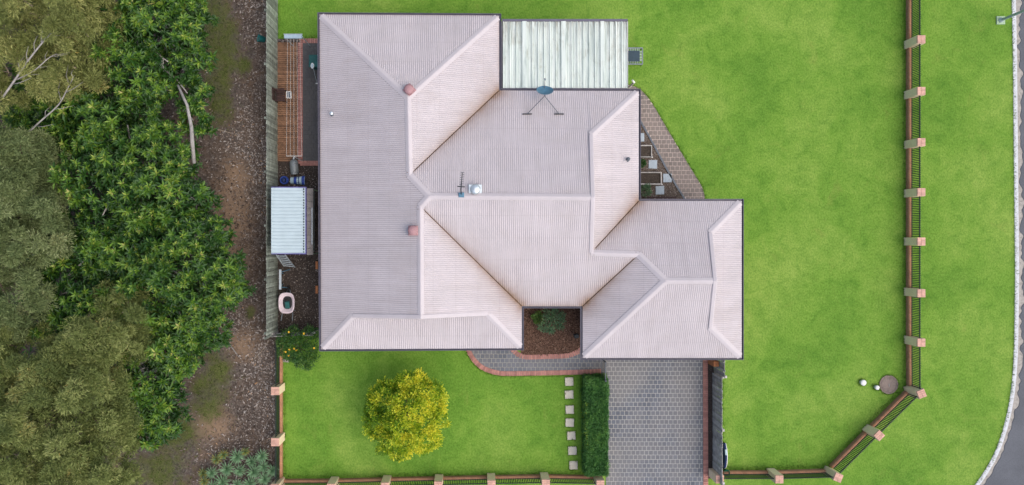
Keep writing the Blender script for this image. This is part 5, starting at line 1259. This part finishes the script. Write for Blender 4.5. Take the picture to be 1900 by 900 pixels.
# the yellow green tree on the front lawn
p = U(757, 768); t = thing('ornamental_tree', 'round yellow green tree on the front lawn', 'tree', p)
lb = lobes_px([(757, 768, 1.7, 55, 1.05), (717, 738, 1.5, 30, 0.7), (757, 720, 1.5, 26, 0.7), (795, 738, 1.6, 30, 0.75), (805, 774, 1.5, 23, 0.65), (786, 808, 1.5, 28, 0.7), (737, 817, 1.4, 26, 0.65), (707, 783, 1.4, 26, 0.65), (759, 761, 2.0, 35, 0.95), (777, 707, 1.4, 16, 0.5), (746, 835, 1.2, 14, 0.5), (698, 763, 1.3, 19, 0.55)])
top = trunk(t, p, .9, .09, 'bark_brown'); limbs(t, top, [tuple(c + np.array((0, 0, r[2] * .3))) for c, r in lb], .05, 'bark_brown')
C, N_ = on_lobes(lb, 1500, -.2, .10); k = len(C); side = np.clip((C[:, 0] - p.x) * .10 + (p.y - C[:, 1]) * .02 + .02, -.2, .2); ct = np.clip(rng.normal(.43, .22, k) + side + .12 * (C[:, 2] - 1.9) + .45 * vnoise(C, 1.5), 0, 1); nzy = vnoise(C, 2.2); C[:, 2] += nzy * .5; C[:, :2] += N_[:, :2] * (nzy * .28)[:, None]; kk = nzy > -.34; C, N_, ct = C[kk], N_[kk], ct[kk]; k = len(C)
idx = np.repeat(np.arange(k), 30); n = len(idx); d = rdir(n, -.3); P = C[idx] + d * (rng.uniform(.02, .17, n))[:, None]
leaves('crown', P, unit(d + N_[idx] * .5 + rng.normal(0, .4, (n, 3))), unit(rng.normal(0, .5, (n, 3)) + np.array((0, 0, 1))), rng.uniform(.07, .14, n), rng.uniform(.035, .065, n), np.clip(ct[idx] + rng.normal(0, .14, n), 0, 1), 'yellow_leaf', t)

# hedge beside the driveway
h = .95; x0, x1, y0, y1 = U(1087, 0, h).x, U(1127.5, 0, h).x, U(0, 882, h).y, U(0, 703, h).y
t = thing('hedge', 'clipped dark green box hedge beside the driveway', 'hedge', ((x0 + x1) / 2, (y0 + y1) / 2, 0))
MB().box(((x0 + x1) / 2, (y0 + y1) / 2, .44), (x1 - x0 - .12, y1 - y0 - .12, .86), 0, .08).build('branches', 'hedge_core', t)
n = 30000; fx = rng.uniform(0, 1, n); fy = rng.uniform(0, 1, n); face = rng.choice(5, n, p=(.6, .15, .15, .05, .05))
P = np.empty((n, 3)); Nn = np.empty((n, 3))
zr = rng.uniform(.05, h, n)
for f_, (X, Y, Z, nn) in enumerate(((fx * (x1 - x0) + x0, fy * (y1 - y0) + y0, np.full(n, h), (0, 0, 1)), (np.full(n, x0), fy * (y1 - y0) + y0, zr, (-1, 0, .3)), (np.full(n, x1), fy * (y1 - y0) + y0, zr, (1, 0, .3)), (fx * (x1 - x0) + x0, np.full(n, y0), zr, (0, -1, .3)), (fx * (x1 - x0) + x0, np.full(n, y1), zr, (0, 1, .3)))):
    s = face == f_; P[s] = np.stack([X, Y, Z], 1)[s]; Nn[s] = nn
bmp_ = np.array([mnoise.noise(Vector((q[0] * 2.6, q[1] * 2.6, q[2] * 2.6))) for q in P]); bm2 = np.array([mnoise.noise(Vector((q[0] * 8, q[1] * 8, q[2] * 8))) for q in P])
P += unit(Nn) * (bmp_ * .09 + bm2 * .05 + rng.normal(0, .025, n))[:, None]
yel = ((P[:, 0] < x0 + .10) & (rng.uniform(0, 1, n) < .30) & (P[:, 1] < U(0, 735).y) & (P[:, 1] > U(0, 825).y) & (P[:, 2] > .35))
leaves('foliage', P, unit(Nn * .5 + rng.normal(0, .6, (n, 3))), unit(Nn + rng.normal(0, .5, (n, 3))), rng.uniform(.045, .085, n), rng.uniform(.025, .045, n), np.where(yel, 1.3, np.clip(.40 + bmp_ * .35 + bm2 * .3 + rng.normal(0, .12, n), 0, .9)), 'hedge_leaf', t)

def shrub(name, label, L, n, mat, ll, lw, tmean=.45, base_px=None, cat='shrub', flowers=0, per=24, sp=.16):
    lb = lobes_px(L); p = U(*(base_px or (L[0][0], L[0][1]))); t = thing(name, label, cat, p)
    for c, r in lb: MB().tube([p, Vector(c) * .5 + p * .5, Vector(c)], [.03, .022, .01], 6).build('stem', 'bark_brown', t)
    C, N_ = on_lobes(lb, n, -.3, .12); k = len(C); idx = np.repeat(np.arange(k), per); m_ = len(idx); d = rdir(m_, -.3); P = C[idx] + d * rng.uniform(.02, sp, m_)[:, None]
    ct = np.clip(rng.normal(tmean, .16, k), 0, .85)
    leaves('foliage', P, unit(d + N_[idx] * .5 + rng.normal(0, .4, (m_, 3))), unit(rng.normal(0, .5, (m_, 3)) + np.array((0, 0, 1))), ll * rng.uniform(.7, 1.3, m_), lw * rng.uniform(.7, 1.3, m_), np.clip(ct[idx] + rng.normal(0, .12, m_), 0, .97), mat, t)
    return t, C
t, C = shrub('flowering_shrub', 'green shrub with a few yellow flowers in the left front corner', [(555, 645, .8, 26, .6), (535, 650, .7, 16, .5), (575, 635, .7, 17, .5), (548, 630, .8, 22, .5), (566, 668, .5, 15, .4), (572, 655, .6, 18, .5), (535, 632, .7, 18, .5), (578, 622, .7, 14, .45)], 300, 'shrub_leaf', .09, .045, .56)
for px, py in ((536, 616), (530, 653), (537, 649), (546, 647), (550, 650), (564, 619), (536, 660), (583, 646)):
    q = U(px, py, 1.25); a = np.arange(6) * math.pi / 3; D = np.stack([np.cos(a), np.sin(a), np.full(6, .3)], 1)
    leaves('flower', np.tile(np.array(q), (6, 1)), D, np.tile((0, 0, 1.0), (6, 1)), .055, .042, np.full(6, .5), 'flower', t)
t, C = shrub('rosemary_shrub', 'blue green bushy shrub in the mulch bed', [(1022, 597, .55, 17, .42), (1030, 590, .6, 14, .42), (1012, 602, .45, 12, .35), (1033, 603, .4, 10, .32), (1022, 582, .5, 12, .35)], 90, 'teal_leaf', .12, .028, .5, sp=.13)
t, C = shrub('small_shrub', 'small yellow green plant left of the bushy shrub in the mulch', [(997, 588, .35, 9, .25), (1001, 594, .3, 7, .22)], 26, 'shrub_leaf', .08, .04, .72, sp=.1)
t, C = shrub('small_shrub', 'small dark plant under the eave beside the square planter', [(1190, 303, .25, 6, .2)], 16, 'shrub_leaf', .07, .035, .4, sp=.08)
t, C = shrub('small_shrub', 'grey green plant in the lower corner of the gravel bed', [(1198, 353, .25, 9, .2), (1203, 349, .2, 6, .18)], 22, 'teal_leaf', .07, .03, .45, sp=.1)

# spiky rosette plants at the bottom of the reserve
ag = [(440, 847, 1.0, 0), (486, 846, .9, 0), (421, 870, 1.0, 0), (445, 873, .85, 0), (471, 875, 1.0, 0), (491, 888, .95, 0), (413, 894, 1.0, 0), (464, 898, 1.0, 0), (393, 877, .8, 0), (377, 878, .7, 1), (402, 852, .75, 1), (415, 843, .7, 1), (467, 856, .8, 0), (379, 893, .7, 1), (489, 866, .85, 0), (440, 899, .8, 0), (395, 902, .9, 0), (455, 838, .6, 1), (430, 915, .9, 0), (480, 915, .9, 0), (505, 873, .8, 0)]
ag_lab = ['spiky blue green rosette plant topmost in the clump', 'spiky rosette plant at the upper right of the clump by the fence', 'large spiky rosette left of the middle of the clump', 'smaller spiky rosette in the middle of the clump', 'large pale spiky rosette right of the middle of the clump', 'spiky rosette at the lower right edge of the clump', 'spiky rosette at the lower left of the clump', 'spiky rosette cut by the bottom edge right of centre of the clump', 'dark small spiky rosette at the left of the clump', 'yellowing spiky rosette at the far left of the clump', 'yellow green spiky rosette at the upper left of the clump', 'yellow green spiky rosette just left of the topmost one', 'small spiky rosette between the topmost and the upper right ones', 'yellowing spiky rosette at the bottom left corner of the clump', 'spiky rosette against the fence in the middle height of the clump', 'small spiky rosette cut by the bottom edge at the centre of the clump', 'spiky rosette cut by the bottom edge at the left of the clump', 'small yellow tuft right above the topmost spiky rosette', 'spiky rosette mostly below the bottom edge of the picture', 'spiky rosette below the lower right edge of the picture', 'spiky rosette squeezed against the timber fence']
for (px, py, s, yl), lab in zip(ag, ag_lab):
    z = .45 + random.uniform(-.1, .15); p = U(px, py, z); t = thing('spiky_plant', lab, 'plant', (p.x, p.y, 0), 'spiky rosettes at the bottom of the reserve')
    MB().tube([(p.x, p.y, 0), (p.x, p.y, z)], [.06, .04], 8).build('stem', 'bark_brown', t)
    n = 46; k = np.arange(n); a = k * 2.4; el = np.radians(-12 + 85 * (k / n) + rng.normal(0, 6, n)); D = np.stack([np.cos(a) * np.cos(el), np.sin(a) * np.cos(el), np.sin(el)], 1); Nn = np.stack([-np.cos(a) * np.sin(el), -np.sin(a) * np.sin(el), np.cos(el)], 1)
    leaves('leaf_rosette', np.tile(np.array(p), (n, 1)), D, Nn, .44 * s * (1 - .3 * k / n) * rng.uniform(.9, 1.1, n), .052 * s, np.clip((.22 if yl else .72) + rng.normal(0, .06, n), 0, 1), 'agave_leaf', t, .2, .08)
